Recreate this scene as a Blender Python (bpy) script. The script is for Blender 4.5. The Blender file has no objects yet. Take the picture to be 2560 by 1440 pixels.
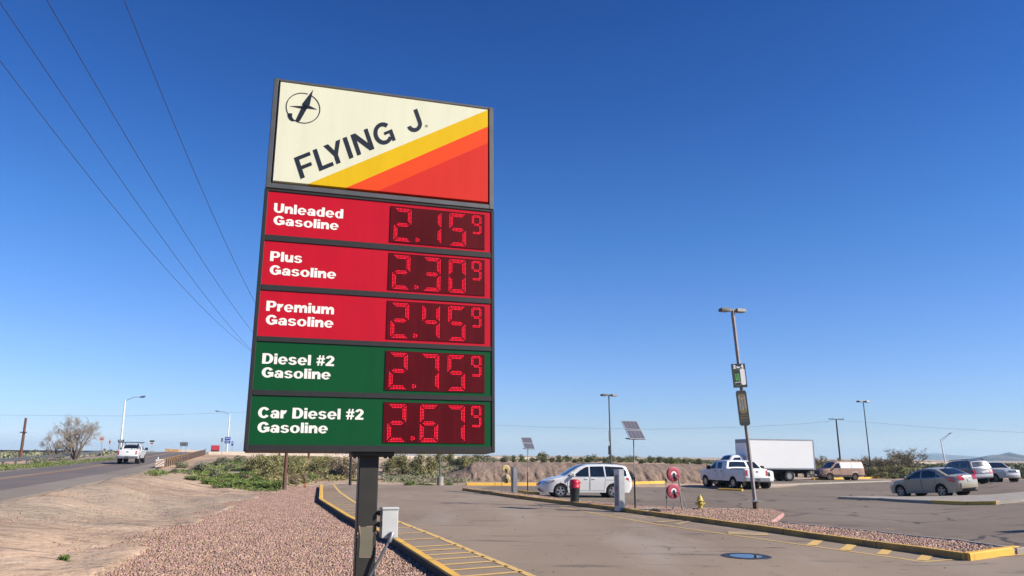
import bpy, bmesh, math, random
import numpy as np
from mathutils import Vector, Matrix, noise
rnd = random.Random(7)
nrs = np.random.RandomState(11)
SC = bpy.context.scene
COL = SC.collection
R_ = math.radians

# ------------------------------------------------------------------ camera, sky, sun, exposure
CAM_H, FPX, PITCH, ROLL = 2.2, 1900.0, 12.4, 0.6
cd = bpy.data.cameras.new('camera')
cam = bpy.data.objects.new('camera', cd)
COL.objects.link(cam)
cd.sensor_width = 36.0
cd.lens = FPX / 2560 * 36
cd.clip_start = 0.1
cd.clip_end = 20000
cam.matrix_world = Matrix.Translation((0, 0, CAM_H)) @ Matrix.Rotation(R_(90 + PITCH), 4, 'X') @ Matrix.Rotation(R_(ROLL), 4, 'Z')
SC.camera = cam

SUN_EL = R_(33.5)
SUN_H = Vector((0.952, -0.306)).normalized()
SUN_DIR = Vector((SUN_H.x * math.cos(SUN_EL), SUN_H.y * math.cos(SUN_EL), math.sin(SUN_EL)))
W = bpy.data.worlds.new('World')
SC.world = W
W.use_nodes = True
wt = W.node_tree
sky = wt.nodes.new('ShaderNodeTexSky')
sky.sky_type = 'NISHITA'
sky.sun_disc = False
sky.sun_elevation = SUN_EL
sky.sun_rotation = math.atan2(SUN_H.x, SUN_H.y)
sky.altitude = 400
sky.air_density = 1.0
sky.dust_density = 0.3
sky.ozone_density = 2.5
bg = wt.nodes['Background']
bg.inputs['Strength'].default_value = 0.13 * 1.6 / 1.74
# the clear desert air of the day: each height above the horizon takes its own share of blue
SKY_K = 1.6
geo = wt.nodes.new('ShaderNodeTexCoord')
sep = wt.nodes.new('ShaderNodeSeparateXYZ')
wt.links.new(geo.outputs['Generated'], sep.inputs[0])
srp = wt.nodes.new('ShaderNodeValToRGB')
srp.color_ramp.interpolation = 'LINEAR'
SKY_ROWS = [(0.006, (0.525, 0.6192, 0.9289)), (0.034, (0.4179, 0.5106, 0.7641)), (0.122, (0.361, 0.4824, 0.7509)), (0.276, (0.2178, 0.4321, 0.7297)), (0.42, (0.1266, 0.3293, 0.6659)), (0.545, (0.0906, 0.2743, 0.5993))]
els = srp.color_ramp.elements
while len(els) < len(SKY_ROWS):
    els.new(.5)
for e_, (z_, c_) in zip(els, SKY_ROWS):
    e_.position = z_
    e_.color = c_ + (1,)
wt.links.new(sep.outputs['Z'], srp.inputs['Fac'])
smx = wt.nodes.new('ShaderNodeMix')
smx.data_type = 'RGBA'
smx.blend_type = 'MULTIPLY'
smx.inputs[0].default_value = 1
wt.links.new(sky.outputs[0], smx.inputs[6])
wt.links.new(srp.outputs[0], smx.inputs[7])
wt.links.new(smx.outputs[2], bg.inputs['Color'])

sl = bpy.data.lights.new('sun', 'SUN')
sl.energy = 5.0
sl.angle = R_(0.53)
sl.color = (1.0, 0.925, 0.80)
so = bpy.data.objects.new('sun', sl)
so.rotation_euler = SUN_DIR.to_track_quat('Z', 'Y').to_euler()
so.location = SUN_DIR * 50
COL.objects.link(so)
SC.view_settings.view_transform = 'Standard'
SC.view_settings.look = 'None'
SC.view_settings.gamma = 1
SC.view_settings.use_curve_mapping = False
SC.view_settings.exposure = 0.8

# ------------------------------------------------------------------ materials
def lin(r, g, b):
    f = lambda c: (c / 255 / 12.92) if c / 255 <= 0.04045 else ((c / 255 + 0.055) / 1.055) ** 2.4
    return (f(r), f(g), f(b), 1)

ALB = .63            # all albedos below were first chosen for exposure 0
BRIGHT = ('white_car_paint', 'silver_white_paint', 'white_box_panel', 'white_sign_paint', 'champagne_paint', 'white_letters', 'silver_suv_paint', 'tan_van_paint', 'cream_concrete')

def mat(name, c, rough=0.6, metal=0.0, var=0.12, scale=3.0, bump=0.0, bscale=40.0, spec=0.5, coat=0.0, emit=None, estr=0.0, attr=None, detail=4):
    """A principled surface whose colour wanders a little with procedural noise."""
    if name not in BRIGHT:
        c = [x * ALB for x in c[:3]] + [1]
    m = bpy.data.materials.new(name)
    m.use_nodes = True
    t = m.node_tree
    p = t.nodes['Principled BSDF']
    p.inputs['Roughness'].default_value = rough
    p.inputs['Metallic'].default_value = metal
    p.inputs['Specular IOR Level'].default_value = spec
    p.inputs['Coat Weight'].default_value = coat
    p.inputs['Coat Roughness'].default_value = 0.05
    co = t.nodes.new('ShaderNodeTexCoord')
    nz = t.nodes.new('ShaderNodeTexNoise')
    nz.inputs['Scale'].default_value = scale
    nz.inputs['Detail'].default_value = detail
    t.links.new(co.outputs['Object'], nz.inputs['Vector'])
    rp = t.nodes.new('ShaderNodeValToRGB')
    rp.color_ramp.elements[0].position = 0.3
    rp.color_ramp.elements[1].position = 0.7
    rp.color_ramp.elements[0].color = [x * (1 - var) for x in c[:3]] + [1]
    rp.color_ramp.elements[1].color = [min(1, x * (1 + var)) for x in c[:3]] + [1]
    t.links.new(nz.outputs['Fac'], rp.inputs['Fac'])
    out = rp.outputs['Color']
    if attr:
        a = t.nodes.new('ShaderNodeAttribute')
        a.attribute_name = attr
        mx = t.nodes.new('ShaderNodeMix')
        mx.data_type = 'RGBA'
        mx.blend_type = 'MULTIPLY'
        mx.inputs[0].default_value = 1
        t.links.new(out, mx.inputs[6])
        t.links.new(a.outputs['Color'], mx.inputs[7])
        out = mx.outputs[2]
    t.links.new(out, p.inputs['Base Color'])
    if bump:
        nb = t.nodes.new('ShaderNodeTexNoise')
        nb.inputs['Scale'].default_value = bscale
        nb.inputs['Detail'].default_value = 6
        t.links.new(co.outputs['Object'], nb.inputs['Vector'])
        b = t.nodes.new('ShaderNodeBump')
        b.inputs['Strength'].default_value = bump
        b.inputs['Distance'].default_value = 0.05
        t.links.new(nb.outputs['Fac'], b.inputs['Height'])
        t.links.new(b.outputs['Normal'], p.inputs['Normal'])
    if emit:
        p.inputs['Emission Color'].default_value = emit
        p.inputs['Emission Strength'].default_value = estr
    return m

def nodes_of(m):
    return m.node_tree, m.node_tree.nodes['Principled BSDF']

def layered(name, layers, rough=0.9, bumps=(), spec=0.2):
    """Ground-like surface: layers = (color, scale, lo, hi, stretch, detail) mixed over one another by noise."""
    m = bpy.data.materials.new(name)
    m.use_nodes = True
    t, p = nodes_of(m)
    p.inputs['Roughness'].default_value = rough
    p.inputs['Specular IOR Level'].default_value = spec
    co = t.nodes.new('ShaderNodeTexCoord')
    out = None
    for i, (c, scale, lo, hi, stretch, det) in enumerate(layers):
        c = (c[0] * ALB, c[1] * ALB, c[2] * ALB, c[3])
        if out is None:
            rgb = t.nodes.new('ShaderNodeRGB')
            rgb.outputs[0].default_value = c
            out = rgb.outputs[0]
            continue
        mp = t.nodes.new('ShaderNodeMapping')
        mp.inputs['Location'].default_value = (i * 7.3, i * 3.1, i * 1.7)
        mp.inputs['Rotation'].default_value = (0, 0, stretch[2])
        mp.inputs['Scale'].default_value = (stretch[0], stretch[1], 1)
        t.links.new(co.outputs['Object'], mp.inputs['Vector'])
        nz = t.nodes.new('ShaderNodeTexNoise')
        nz.inputs['Scale'].default_value = scale
        nz.inputs['Detail'].default_value = det
        nz.inputs['Roughness'].default_value = 0.6
        t.links.new(mp.outputs[0], nz.inputs['Vector'])
        mr = t.nodes.new('ShaderNodeMapRange')
        mr.inputs[1].default_value = lo
        mr.inputs[2].default_value = hi
        t.links.new(nz.outputs['Fac'], mr.inputs[0])
        al = t.nodes.new('ShaderNodeMath')
        al.operation = 'MULTIPLY'
        al.inputs[1].default_value = c[3]
        t.links.new(mr.outputs[0], al.inputs[0])
        mx = t.nodes.new('ShaderNodeMix')
        mx.data_type = 'RGBA'
        t.links.new(al.outputs[0], mx.inputs[0])
        t.links.new(out, mx.inputs[6])
        mx.inputs[7].default_value = (c[0], c[1], c[2], 1)
        out = mx.outputs[2]
    t.links.new(out, p.inputs['Base Color'])
    nrm = None
    for scale, st, dist in bumps:
        nb = t.nodes.new('ShaderNodeTexNoise')
        nb.inputs['Scale'].default_value = scale
        nb.inputs['Detail'].default_value = 5
        t.links.new(co.outputs['Object'], nb.inputs['Vector'])
        b = t.nodes.new('ShaderNodeBump')
        b.inputs['Strength'].default_value = st
        b.inputs['Distance'].default_value = dist
        t.links.new(nb.outputs['Fac'], b.inputs['Height'])
        if nrm:
            t.links.new(nrm, b.inputs['Normal'])
        nrm = b.outputs['Normal']
    if nrm:
        t.links.new(nrm, p.inputs['Normal'])
    return m

def A(c, a):
    return (c[0], c[1], c[2], a)

def rgb(r, g, b):
    return (r, g, b, 1)

M = {}
M['dirt'] = layered('desert_dirt', [
    (rgb(.68, .475, .325), 0, 0, 0, 0, 0),
    (A(rgb(.42, .30, .21), .85), .13, .45, .60, (1, 1, 0), 5),
    (A(rgb(.76, .56, .395), .9), .3, .5, .64, (.5, 2.2, .5), 6),
    (A(rgb(.27, .19, .13), .75), .7, .54, .66, (.3, 2.2, .55), 7),
    (A(rgb(.25, .18, .125), .7), 1.6, .57, .68, (.35, 2.0, .9), 7),
    (A(rgb(.42, .35, .265), .55), .06, .50, .60, (1, 1, 0), 5),
    (A(rgb(.70, .56, .43), .6), 5, .58, .68, (1, 1, 0), 5),
    (A(rgb(.20, .15, .11), .65), 7, .60, .70, (.6, 1.5, .5), 5),
    (A(rgb(.28, .27, .12), .6), 1.1, .63, .70, (.5, 1.5, .4), 6)],
    bumps=((1.2, .7, .3), (5, .6, .08), (22, .5, .03)))
M['asphalt'] = layered('sunbaked_asphalt', [
    (rgb(.385, .29, .205), 0, 0, 0, 0, 0),
    (A(rgb(.275, .20, .145), .75), .09, .42, .62, (1, 1, 0), 5),
    (A(rgb(.45, .37, .30), .7), .5, .5, .72, (1, .3, .3), 6),
    (A(rgb(.10, .085, .075), .6), .55, .58, .70, (.5, 2.6, .15), 5),
    (A(rgb(.09, .08, .07), .75), 2.2, .665, .70, (1, 1.3, .2), 3),
    (A(rgb(.07, .06, .06), .85), 3.0, .68, .74, (.35, 1.4, 1.0), 2),
    (A(rgb(.48, .42, .36), .35), 30, .58, .7, (1, 1, 0), 2),
    (A(rgb(.10, .09, .08), .4), 42, .58, .7, (1, 1, 0), 2)],
    rough=.85, bumps=((60, .25, .01), (2, .15, .05)), spec=.3)
M['asphalt_brown'] = layered('brown_asphalt', [
    (rgb(.285, .22, .165), 0, 0, 0, 0, 0),
    (A(rgb(.215, .16, .12), .8), .1, .42, .62, (1, 1, 0), 5),
    (A(rgb(.34, .275, .215), .5), .5, .55, .75, (1, .35, .2), 5),
    (A(rgb(.10, .08, .07), .6), .6, .6, .70, (.5, 3, .1), 5),
    (A(rgb(.07, .06, .055), .85), 1.6, .66, .70, (.3, 2.2, .5), 4),
    (A(rgb(.42, .36, .30), .4), 26, .58, .7, (1, 1, 0), 2),
    (A(rgb(.11, .09, .08), .5), 34, .56, .7, (1, 1, 0), 2)],
    rough=.85, bumps=((60, .25, .01), (2, .15, .05)), spec=.3)
M['road'] = layered('road_asphalt', [
    (rgb(.35, .29, .235), 0, 0, 0, 0, 0),
    (A(rgb(.25, .2, .165), .6), .1, .45, .6, (1, 1, 0), 4),
    (A(rgb(.3, .27, .24), .4), 25, .55, .7, (1, 1, 0), 2)], rough=.85, bumps=((50, .2, .01),), spec=.3)
M['road_worn'] = layered('road_wheel_lane', [
    (rgb(.19, .155, .14), 0, 0, 0, 0, 0),
    (A(rgb(.26, .21, .175), .6), .2, .45, .65, (1, .4, .2), 4),
    (A(rgb(.24, .21, .19), .35), 25, .55, .7, (1, 1, 0), 2)], rough=.8, spec=.3)
M['bed'] = layered('gravel_bed', [
    (rgb(.40, .25, .18), 0, 0, 0, 0, 0),
    (A(rgb(.22, .13, .1), .8), 9, .5, .62, (1, 1, 0), 3),
    (A(rgb(.42, .29, .23), .7), 14, .55, .66, (1, 1, 0), 3)], bumps=((10, .8, .06),))
M['stone'] = mat('pink_stone', (.54, .355, .275, 1), .85, var=.2, scale=2, attr='tint', spec=.25)
M['bank'] = layered('eroded_bank', [
    (rgb(.345, .245, .185), 0, 0, 0, 0, 0),
    (A(rgb(.25, .175, .13), .8), .6, .45, .65, (1, 1, 0), 5),
    (A(rgb(.42, .31, .24), .6), 2.5, .5, .7, (1, 1, 0), 5)], bumps=((2.5, .8, .2), (12, .5, .05)))
M['yellow_kerb'] = layered('worn_yellow_paint', [
    (rgb(1.0, .58, .10), 0, 0, 0, 0, 0),
    (A(rgb(.85, .48, .09), .8), 1.5, .45, .65, (1, 1, 0), 5),
    (A(rgb(.45, .35, .25), .8), 3, .64, .74, (1, 1, 0), 6)], rough=.7, spec=.3)
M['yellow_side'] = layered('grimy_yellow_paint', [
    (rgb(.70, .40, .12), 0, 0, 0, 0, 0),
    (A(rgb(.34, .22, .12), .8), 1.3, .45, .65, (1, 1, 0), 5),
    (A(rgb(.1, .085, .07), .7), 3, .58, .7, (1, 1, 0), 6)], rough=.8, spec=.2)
M['yellow_line'] = layered('faded_yellow_line', [
    (rgb(.86, .56, .20), 0, 0, 0, 0, 0),
    (A(rgb(.42, .32, .22), .8), 2.2, .56, .74, (1, 1, 0), 6),
    (A(rgb(.42, .32, .22), .7), 18, .6, .74, (1, 1, 0), 3)], rough=.8, spec=.2)
M['faint_line'] = layered('very_faded_yellow_line', [
    (rgb(.60, .43, .22), 0, 0, 0, 0, 0),
    (A(rgb(.40, .31, .24), .95), 2, .44, .62, (1, 1, 0), 6)], rough=.85, spec=.2)
M['orange_line'] = layered('orange_centre_line', [
    (rgb(.5, .27, .12), 0, 0, 0, 0, 0),
    (A(rgb(.25, .19, .16), .8), 1.5, .5, .7, (1, 1, 0), 5)], rough=.8, spec=.2)
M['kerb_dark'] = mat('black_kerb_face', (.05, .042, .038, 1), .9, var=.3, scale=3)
M['concrete'] = mat('pale_concrete', (.44, .39, .33, 1), .85, var=.15, scale=2, bump=.15)
M['wallconc'] = mat('cream_concrete', (.36, .30, .245, 1), .85, var=.08, scale=.4)
M['pink_kerb'] = layered('pink_kerb_paint', [
    (rgb(.58, .30, .30), 0, 0, 0, 0, 0), (A(rgb(.62, .5, .44), .9), 3, .5, .62, (1, 1, 0), 5)], rough=.8)
M['gunmetal'] = mat('dark_sign_metal', lin(49, 48, 48), .5, .0, var=.1, scale=6, spec=.3)
M['postblack'] = mat('black_post_paint', lin(58, 56, 50), .5, 0, var=.1, scale=5, spec=.3)
M['framegrey'] = mat('grey_sign_frame', lin(118, 118, 116), .4, .5, var=.12, scale=5)
M['silver'] = mat('galvanised_steel', (.42, .42, .42, 1), .45, .8, var=.2, scale=8)
M['alum'] = mat('bright_aluminium', (.62, .62, .62, 1), .35, .6, var=.1, scale=4)
M['greybox'] = mat('light_grey_enamel', lin(216, 217, 213), .4, 0, var=.05, scale=4)
M['patch'] = mat('olive_filler', lin(118, 112, 92), .7, 0, var=.08, scale=6)
M['chip'] = mat('pale_primer_chip', lin(168, 138, 122), .7, var=.15, scale=20)
M['cream'] = mat('cream_sign_face', lin(242, 242, 212), .35, 0, var=.02, scale=1.2, spec=.3)
M['signyellow'] = mat('yellow_sign_stripe', lin(240, 196, 22), .35, 0, var=.03, scale=2, spec=.2)
M['signorange'] = mat('orange_sign_stripe', lin(250, 84, 36), .35, 0, var=.03, scale=2, spec=.2)
M['signred'] = mat('vermilion_sign_face', lin(228, 56, 42), .35, 0, var=.03, scale=2, spec=.2)
M['ink'] = mat('black_letters', lin(30, 36, 44), .4, 0, var=.05)
M['crimson'] = mat('crimson_panel', lin(207, 22, 44), .35, 0, var=.04, scale=1.4, spec=.2)
M['green'] = mat('green_panel', lin(14, 86, 42), .35, 0, var=.05, scale=1.6, spec=.2)
M['white_text'] = mat('white_letters', lin(215, 212, 204), .4, 0, var=.02)
M['led_panel'] = mat('maroon_display', lin(92, 10, 22), .5, 0, var=.3, scale=1.6, spec=.08)
M['led'] = mat('lit_red_diode', (.35, .01, .02, 1), .4, 0, var=.0, spec=.1, emit=(1, .010, .045, 1), estr=1.25)
M['rubber'] = mat('black_rubber', (.022, .022, .023, 1), .8, var=.2, scale=8, spec=.3)
M['under'] = mat('dark_underbody', (.018, .018, .02, 1), .8, var=.2)
M['glass'] = mat('dark_car_glass', (.012, .015, .018, 1), .06, 0, var=.2, spec=.8)
M['mirrorglass'] = mat('sunlit_glass', (.3, .3, .3, 1), .12, .7, var=.4, scale=3)
M['rim'] = mat('alloy_rim', (.55, .55, .56, 1), .3, .7, var=.1)
M['steelrim'] = mat('brown_wheel', (.2, .15, .13, 1), .5, .3, var=.2)
M['chrome'] = mat('chrome', (.6, .61, .63, 1), .2, .9, var=.1)
M['white_paint'] = mat('white_car_paint', (.62, .62, .62, 1), .3, 0, var=.02, coat=.5)
M['silver_paint'] = mat('silver_white_paint', (.58, .58, .57, 1), .28, .05, var=.02, coat=.6)
M['beige_paint'] = mat('champagne_paint', (.335, .30, .235, 1), .3, .1, var=.03, coat=.6)
M['grey_paint'] = mat('silver_grey_paint', (.16, .17, .21, 1), .3, .2, var=.03, coat=.6)
M['pewter_paint'] = mat('silver_suv_paint', (.42, .42, .42, 1), .3, .15, var=.03, coat=.6)
M['tan_paint'] = mat('tan_van_paint', (.34, .22, .165, 1), .45, 0, var=.05, coat=.2)
M['truckwhite'] = mat('white_box_panel', (.68, .68, .67, 1), .4, 0, var=.015, scale=1)
M['brown_trim'] = mat('dark_brown_trim', (.10, .06, .055, 1), .6, var=.2)
M['tail'] = mat('red_tail_lamp', (.55, .015, .02, 1), .15, 0, var=.2, spec=.7, coat=.5)
M['tail_on'] = mat('lit_tail_lamp', (.6, .03, .03, 1), .3, emit=(1, .08, .05, 1), estr=1.2)
M['headlamp'] = mat('clear_head_lamp', (.5, .52, .55, 1), .12, .5, var=.35, scale=14)
M['amber'] = mat('amber_lamp', (.6, .2, .06, 1), .3)
M['seam'] = mat('panel_seam', (.05, .05, .055, 1), .7)
M['plate'] = mat('grey_plate', (.35, .36, .4, 1), .5, var=.2, scale=20)
M['redplastic'] = mat('red_plastic_lid', lin(206, 28, 58), .4, 0, var=.05)
M['binblack'] = mat('black_green_bin', lin(34, 46, 44), .5, 0, var=.15)
M['reelred'] = layered('sun_faded_red', [(rgb(.52, .075, .12), 0, 0, 0, 0, 0), (A(rgb(.34, .045, .07), .8), 5, .45, .65, (1, 1, 0), 4)], rough=.5, spec=.4)
M['reelyellow'] = mat('pale_yellow_enamel', (.8, .60, .26, 1), .5, var=.06)
M['hydrant'] = mat('yellow_hydrant_paint', (.74, .55, .09, 1), .5, var=.1, scale=6)
M['solar'] = mat('solar_cells', lin(92, 92, 106), .35, .0, var=.15, scale=3, spec=.6)
M['lampbronze'] = mat('dark_bronze_metal', (.05, .045, .045, 1), .5, .3, var=.2)
M['lampgrey'] = mat('weathered_grey_pole', (.36, .32, .30, 1), .6, .2, var=.2, scale=5)
M['lamplens'] = mat('lamp_side_grey', (.34, .30, .27, 1), .5, 0, var=.15)
M['greenpole'] = mat('grey_green_pole', (.13, .15, .13, 1), .6, .2, var=.2)
M['rust'] = mat('rusty_steel', (.16, .075, .045, 1), .8, .2, var=.3, scale=12)
M['wood'] = mat('red_brown_timber', (.17, .07, .045, 1), .85, var=.3, scale=(6))
M['greywood'] = mat('grey_brown_timber', (.14, .10, .09, 1), .85, var=.3, scale=6)
M['rail_rust'] = mat('weathered_ochre_rail', (.46, .27, .11, 1), .8, .0, var=.35, scale=1.5)
M['paint_white'] = mat('white_sign_paint', (.6, .6, .6, 1), .5, var=.04)
M['signplate_red'] = mat('red_sign_paint', (.6, .05, .04, 1), .5, var=.06)
M['signplate_blue'] = mat('blue_sign_paint', (.03, .12, .55, 1), .5, var=.1)
M['signback'] = mat('grey_sign_back', (.34, .35, .36, 1), .5, .5, var=.15)
M['hazard_orange'] = mat('faded_orange_stripe', (.5, .24, .06, 1), .7, var=.15)
M['marker_orange'] = mat('orange_marker', (.85, .32, .1, 1), .6, var=.1)
M['wire'] = mat('overhead_cable', (.05, .04, .045, 1), .7)
M['bark'] = mat('grey_bark', (.16, .12, .095, 1), .9, var=.3, scale=8)
M['twig'] = mat('pale_bare_twigs', (.50, .42, .34, 1), .9, var=.25, scale=2)
M['manhole'] = mat('wet_iron_cover', (.05, .045, .045, 1), .5, .3, var=.3, scale=8)
M['water'] = mat('still_water', (.01, .012, .015, 1), .03, 0, var=.1, spec=.8)
M['green_glow'] = mat('bright_green_print', (.12, .55, .08, 1), .5)
M['black_print'] = mat('black_print', (.02, .025, .025, 1), .45)
M['gold_print'] = mat('gold_print', (.17, .12, .03, 1), .5, var=.3, scale=6)
M['steel_print'] = mat('silver_print', (.25, .26, .28, 1), .5, var=.3, scale=9)
M['hose'] = mat('black_hose', (.03, .03, .032, 1), .6)
M['truckred'] = mat('red_truck_paint', (.55, .03, .05, 1), .5)
M['mount'] = layered('mountain_rock', [(rgb(.2, .15, .12), 0, 0, 0, 0, 0), (A(rgb(.12, .1, .08), .8), .01, .45, .6, (1, 1, 0), 6)], bumps=((.02, 1, 30),))

M['dry_stem'] = mat('dry_stems', (.34, .255, .17, 1), .9, var=.3, attr='tint')
def streaks(m, sx, sy, var, c):
    t = m.node_tree
    nz = [n for n in t.nodes if n.type == 'TEX_NOISE'][0]
    co = [n for n in t.nodes if n.type == 'TEX_COORD'][0]
    mp = t.nodes.new('ShaderNodeMapping')
    mp.inputs['Scale'].default_value = (sx, sy, 1)
    t.links.new(co.outputs['Object'], mp.inputs['Vector'])
    t.links.new(mp.outputs[0], nz.inputs['Vector'])
    nz.inputs['Scale'].default_value = 1
    nz.inputs['Detail'].default_value = 8
    nz.inputs['Roughness'].default_value = .65
for n_, v_ in (('cream', .04), ('crimson', .07), ('green', .09), ('signred', .06), ('signyellow', .05), ('led_panel', .3)):
    m_ = M[n_]
    streaks(m_, 5.5, .9, v_, None)
    r_ = [n for n in m_.node_tree.nodes if n.type == 'VALTORGB'][0].color_ramp
    mid = [(a + b) / 2 for a, b in zip(r_.elements[0].color, r_.elements[1].color)]
    r_.elements[0].color = [x * (1 - v_) for x in mid[:3]] + [1]
    r_.elements[1].color = [min(1, x * (1 + v_)) for x in mid[:3]] + [1]
def leafmat(name, c, var=.35, tr=.15):
    m = mat(name, c, .75, 0, var=var, scale=1.2, spec=.2, attr='tint')
    return m
M['leaf_sage'] = leafmat('sage_leaves', (.30, .31, .21, 1))
M['leaf_green'] = leafmat('green_leaves', (.20, .26, .09, 1))
M['leaf_olive'] = leafmat('olive_leaves', (.315, .295, .14, 1))
M['leaf_dark'] = leafmat('dark_creosote_leaves', (.20, .215, .115, 1))
M['leaf_dry'] = leafmat('dry_brown_twigs', (.34, .26, .19, 1))
M['leaf_tan'] = leafmat('tan_dry_grass', (.48, .38, .20, 1))
M['leaf_lush'] = leafmat('lush_weed_leaves', (.185, .26, .075, 1))
M['leaf_mesq'] = leafmat('mesquite_leaves', (.44, .40, .24, 1))

# ------------------------------------------------------------------ object helpers
def tag(o, label=None, cat=None, group=None, kind=None):
    if label: o['label'] = label
    if cat: o['category'] = cat
    if group: o['group'] = group
    if kind: o['kind'] = kind
    return o

def empty(name, loc, rz=0.0, label=None, cat=None, group=None, mw=None):
    o = bpy.data.objects.new(name, None)
    o.empty_display_size = .3
    COL.objects.link(o)
    if mw is not None:
        o.matrix_world = mw
    else:
        o.location = loc
        o.rotation_euler = (0, 0, rz)
    return tag(o, label, cat, group)

def copy_tree(o, parent=None):
    c = o.copy()
    COL.objects.link(c)
    c.parent = parent
    for ch in [x for x in bpy.data.objects if x.parent == o]:
        copy_tree(ch, c)
    return c

class MB:
    """Collects shapes into one mesh."""
    def __init__(s):
        s.v, s.f, s.m = [], [], []
        s.k = 0
    def mat(s, k):
        s.k = k
        return s
    def add(s, vs, fs):
        b = len(s.v)
        s.v += [tuple(x) for x in vs]
        s.f += [tuple(i + b for i in f) for f in fs]
        s.m += [s.k] * len(fs)
        return s
    def box(s, x0, x1, y0, y1, z0, z1):
        vs = [(x, y, z) for z in (z0, z1) for y in (y0, y1) for x in (x0, x1)]
        return s.add(vs, [(0, 2, 3, 1), (4, 5, 7, 6), (0, 1, 5, 4), (2, 6, 7, 3), (0, 4, 6, 2), (1, 3, 7, 5)])
    def cbox(s, x0, x1, y0, y1, z0, z1, c=.01):
        """box with chamfered edges"""
        bm = bmesh.new()
        bmesh.ops.create_cube(bm, size=1)
        for v in bm.verts:
            v.co = Vector(((x0 + x1) / 2 + v.co.x * (x1 - x0), (y0 + y1) / 2 + v.co.y * (y1 - y0), (z0 + z1) / 2 + v.co.z * (z1 - z0)))
        bmesh.ops.bevel(bm, geom=bm.edges[:], offset=c, segments=1, affect='EDGES')
        return s.bm(bm)
    def bm(s, bm):
        bm.verts.index_update()
        s.add([v.co[:] for v in bm.verts], [[v.index for v in f.verts] for f in bm.faces])
        bm.free()
        return s
    def tube(s, pts, r, n=8, cap=True):
        pts = [Vector(p) for p in pts]
        rs = r if isinstance(r, (list, tuple)) else [r] * len(pts)
        rings, up = [], None
        for i, p in enumerate(pts):
            d = (pts[min(i + 1, len(pts) - 1)] - pts[max(i - 1, 0)]).normalized()
            ref = Vector((0, 0, 1)) if abs(d.z) < .9 else Vector((1, 0, 0))
            a = d.cross(ref).normalized() if up is None else (up - d * up.dot(d)).normalized()
            up = a
            b = d.cross(a)
            rings.append([p + (a * math.cos(2 * math.pi * k / n) + b * math.sin(2 * math.pi * k / n)) * rs[i] for k in range(n)])
        vs = [v for rg in rings for v in rg]
        fs = [(i * n + k, i * n + (k + 1) % n, (i + 1) * n + (k + 1) % n, (i + 1) * n + k) for i in range(len(pts) - 1) for k in range(n)]
        if cap:
            fs += [tuple(range(n))[::-1], tuple((len(pts) - 1) * n + k for k in range(n))]
        return s.add(vs, fs)
    def lathe(s, prof, n=24, M4=None, full=True):
        """prof = (radius, height) pairs turned about Z, then moved by M4"""
        vs, fs = [], []
        for r, z in prof:
            for k in range(n):
                a = 2 * math.pi * k / n
                p = Vector((r * math.cos(a), r * math.sin(a), z))
                vs.append(M4 @ p if M4 else p)
        for i in range(len(prof) - 1):
            for k in range(n):
                fs.append((i * n + k, i * n + (k + 1) % n, (i + 1) * n + (k + 1) % n, (i + 1) * n + k))
        if full:
            if prof[0][0] > 1e-4: fs.append(tuple(range(n))[::-1])
            if prof[-1][0] > 1e-4: fs.append(tuple((len(prof) - 1) * n + k for k in range(n)))
        return s.add(vs, fs)
    def prism(s, poly, z0, z1, M4=None):
        n = len(poly)
        vs = [Vector((x, y, z)) for z in (z0, z1) for x, y in poly]
        if M4: vs = [M4 @ v for v in vs]
        return s.add(vs, [tuple(range(n))[::-1], tuple(range(n, 2 * n))] + [(i, (i + 1) % n, n + (i + 1) % n, n + i) for i in range(n)])
    def mesh(s, name, mats):
        me = bpy.data.meshes.new(name)
        me.from_pydata(s.v, [], s.f)
        for m in (mats if isinstance(mats, (list, tuple)) else [mats]):
            me.materials.append(m)
        if any(s.m):
            me.polygons.foreach_set('material_index', s.m)
        me.validate()
        bm = bmesh.new()
        bm.from_mesh(me)
        bmesh.ops.recalc_face_normals(bm, faces=bm.faces[:])
        bm.to_mesh(me)
        bm.free()
        return me
    def build(s, name, mats, parent=None, smooth=None, recalc=True):
        me = s.mesh(name, mats)
        if smooth is not None:
            me.shade_smooth()
            me.set_sharp_from_angle(angle=R_(smooth))
        o = bpy.data.objects.new(name, me)
        COL.objects.link(o)
        o.parent = parent
        return o

def npmesh(name, V, F, mats, parent=None, tint=None, smooth=False):
    """fast mesh from numpy arrays; F is (n, k)"""
    me = bpy.data.meshes.new(name)
    V = np.asarray(V, np.float32)
    F = np.asarray(F, np.int32)
    n, k = F.shape
    me.vertices.add(len(V))
    me.vertices.foreach_set('co', V.ravel())
    me.loops.add(n * k)
    me.loops.foreach_set('vertex_index', F.ravel())
    me.polygons.add(n)
    me.polygons.foreach_set('loop_start', np.arange(0, n * k, k, dtype=np.int32))
    me.polygons.foreach_set('loop_total', np.full(n, k, np.int32))
    for m in (mats if isinstance(mats, (list, tuple)) else [mats]):
        me.materials.append(m)
    me.update(calc_edges=True)
    if tint is not None:
        at_ = me.color_attributes.new('tint', 'FLOAT_COLOR', 'POINT')
        at_.data.foreach_set('color', np.asarray(tint, np.float32).ravel())
    if smooth:
        me.shade_smooth()
    o = bpy.data.objects.new(name, me)
    COL.objects.link(o)
    o.parent = parent
    return o

# ------------------------------------------------------------------ terrain
def sm(a, b, x):
    t = np.clip((x - a) / (b - a), 0, 1)
    return t * t * (3 - 2 * t)

RD = np.array([-.31, .9507]); RD = RD / np.linalg.norm(RD)     # the road's direction
RN = np.array([-RD[1], RD[0]])                                 # towards its far side
RE0 = np.array([-31.5, 69.0])
RW = 11.9
RYS = [-60, 0, 27, 45, 69, 90, 110, 130, 150, 170, 220, 400]
RZS = [.45, .45, .47, .52, .74, 1.1, 1.5, 1.85, 2.10, 2.14, 1.6, .6]

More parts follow.
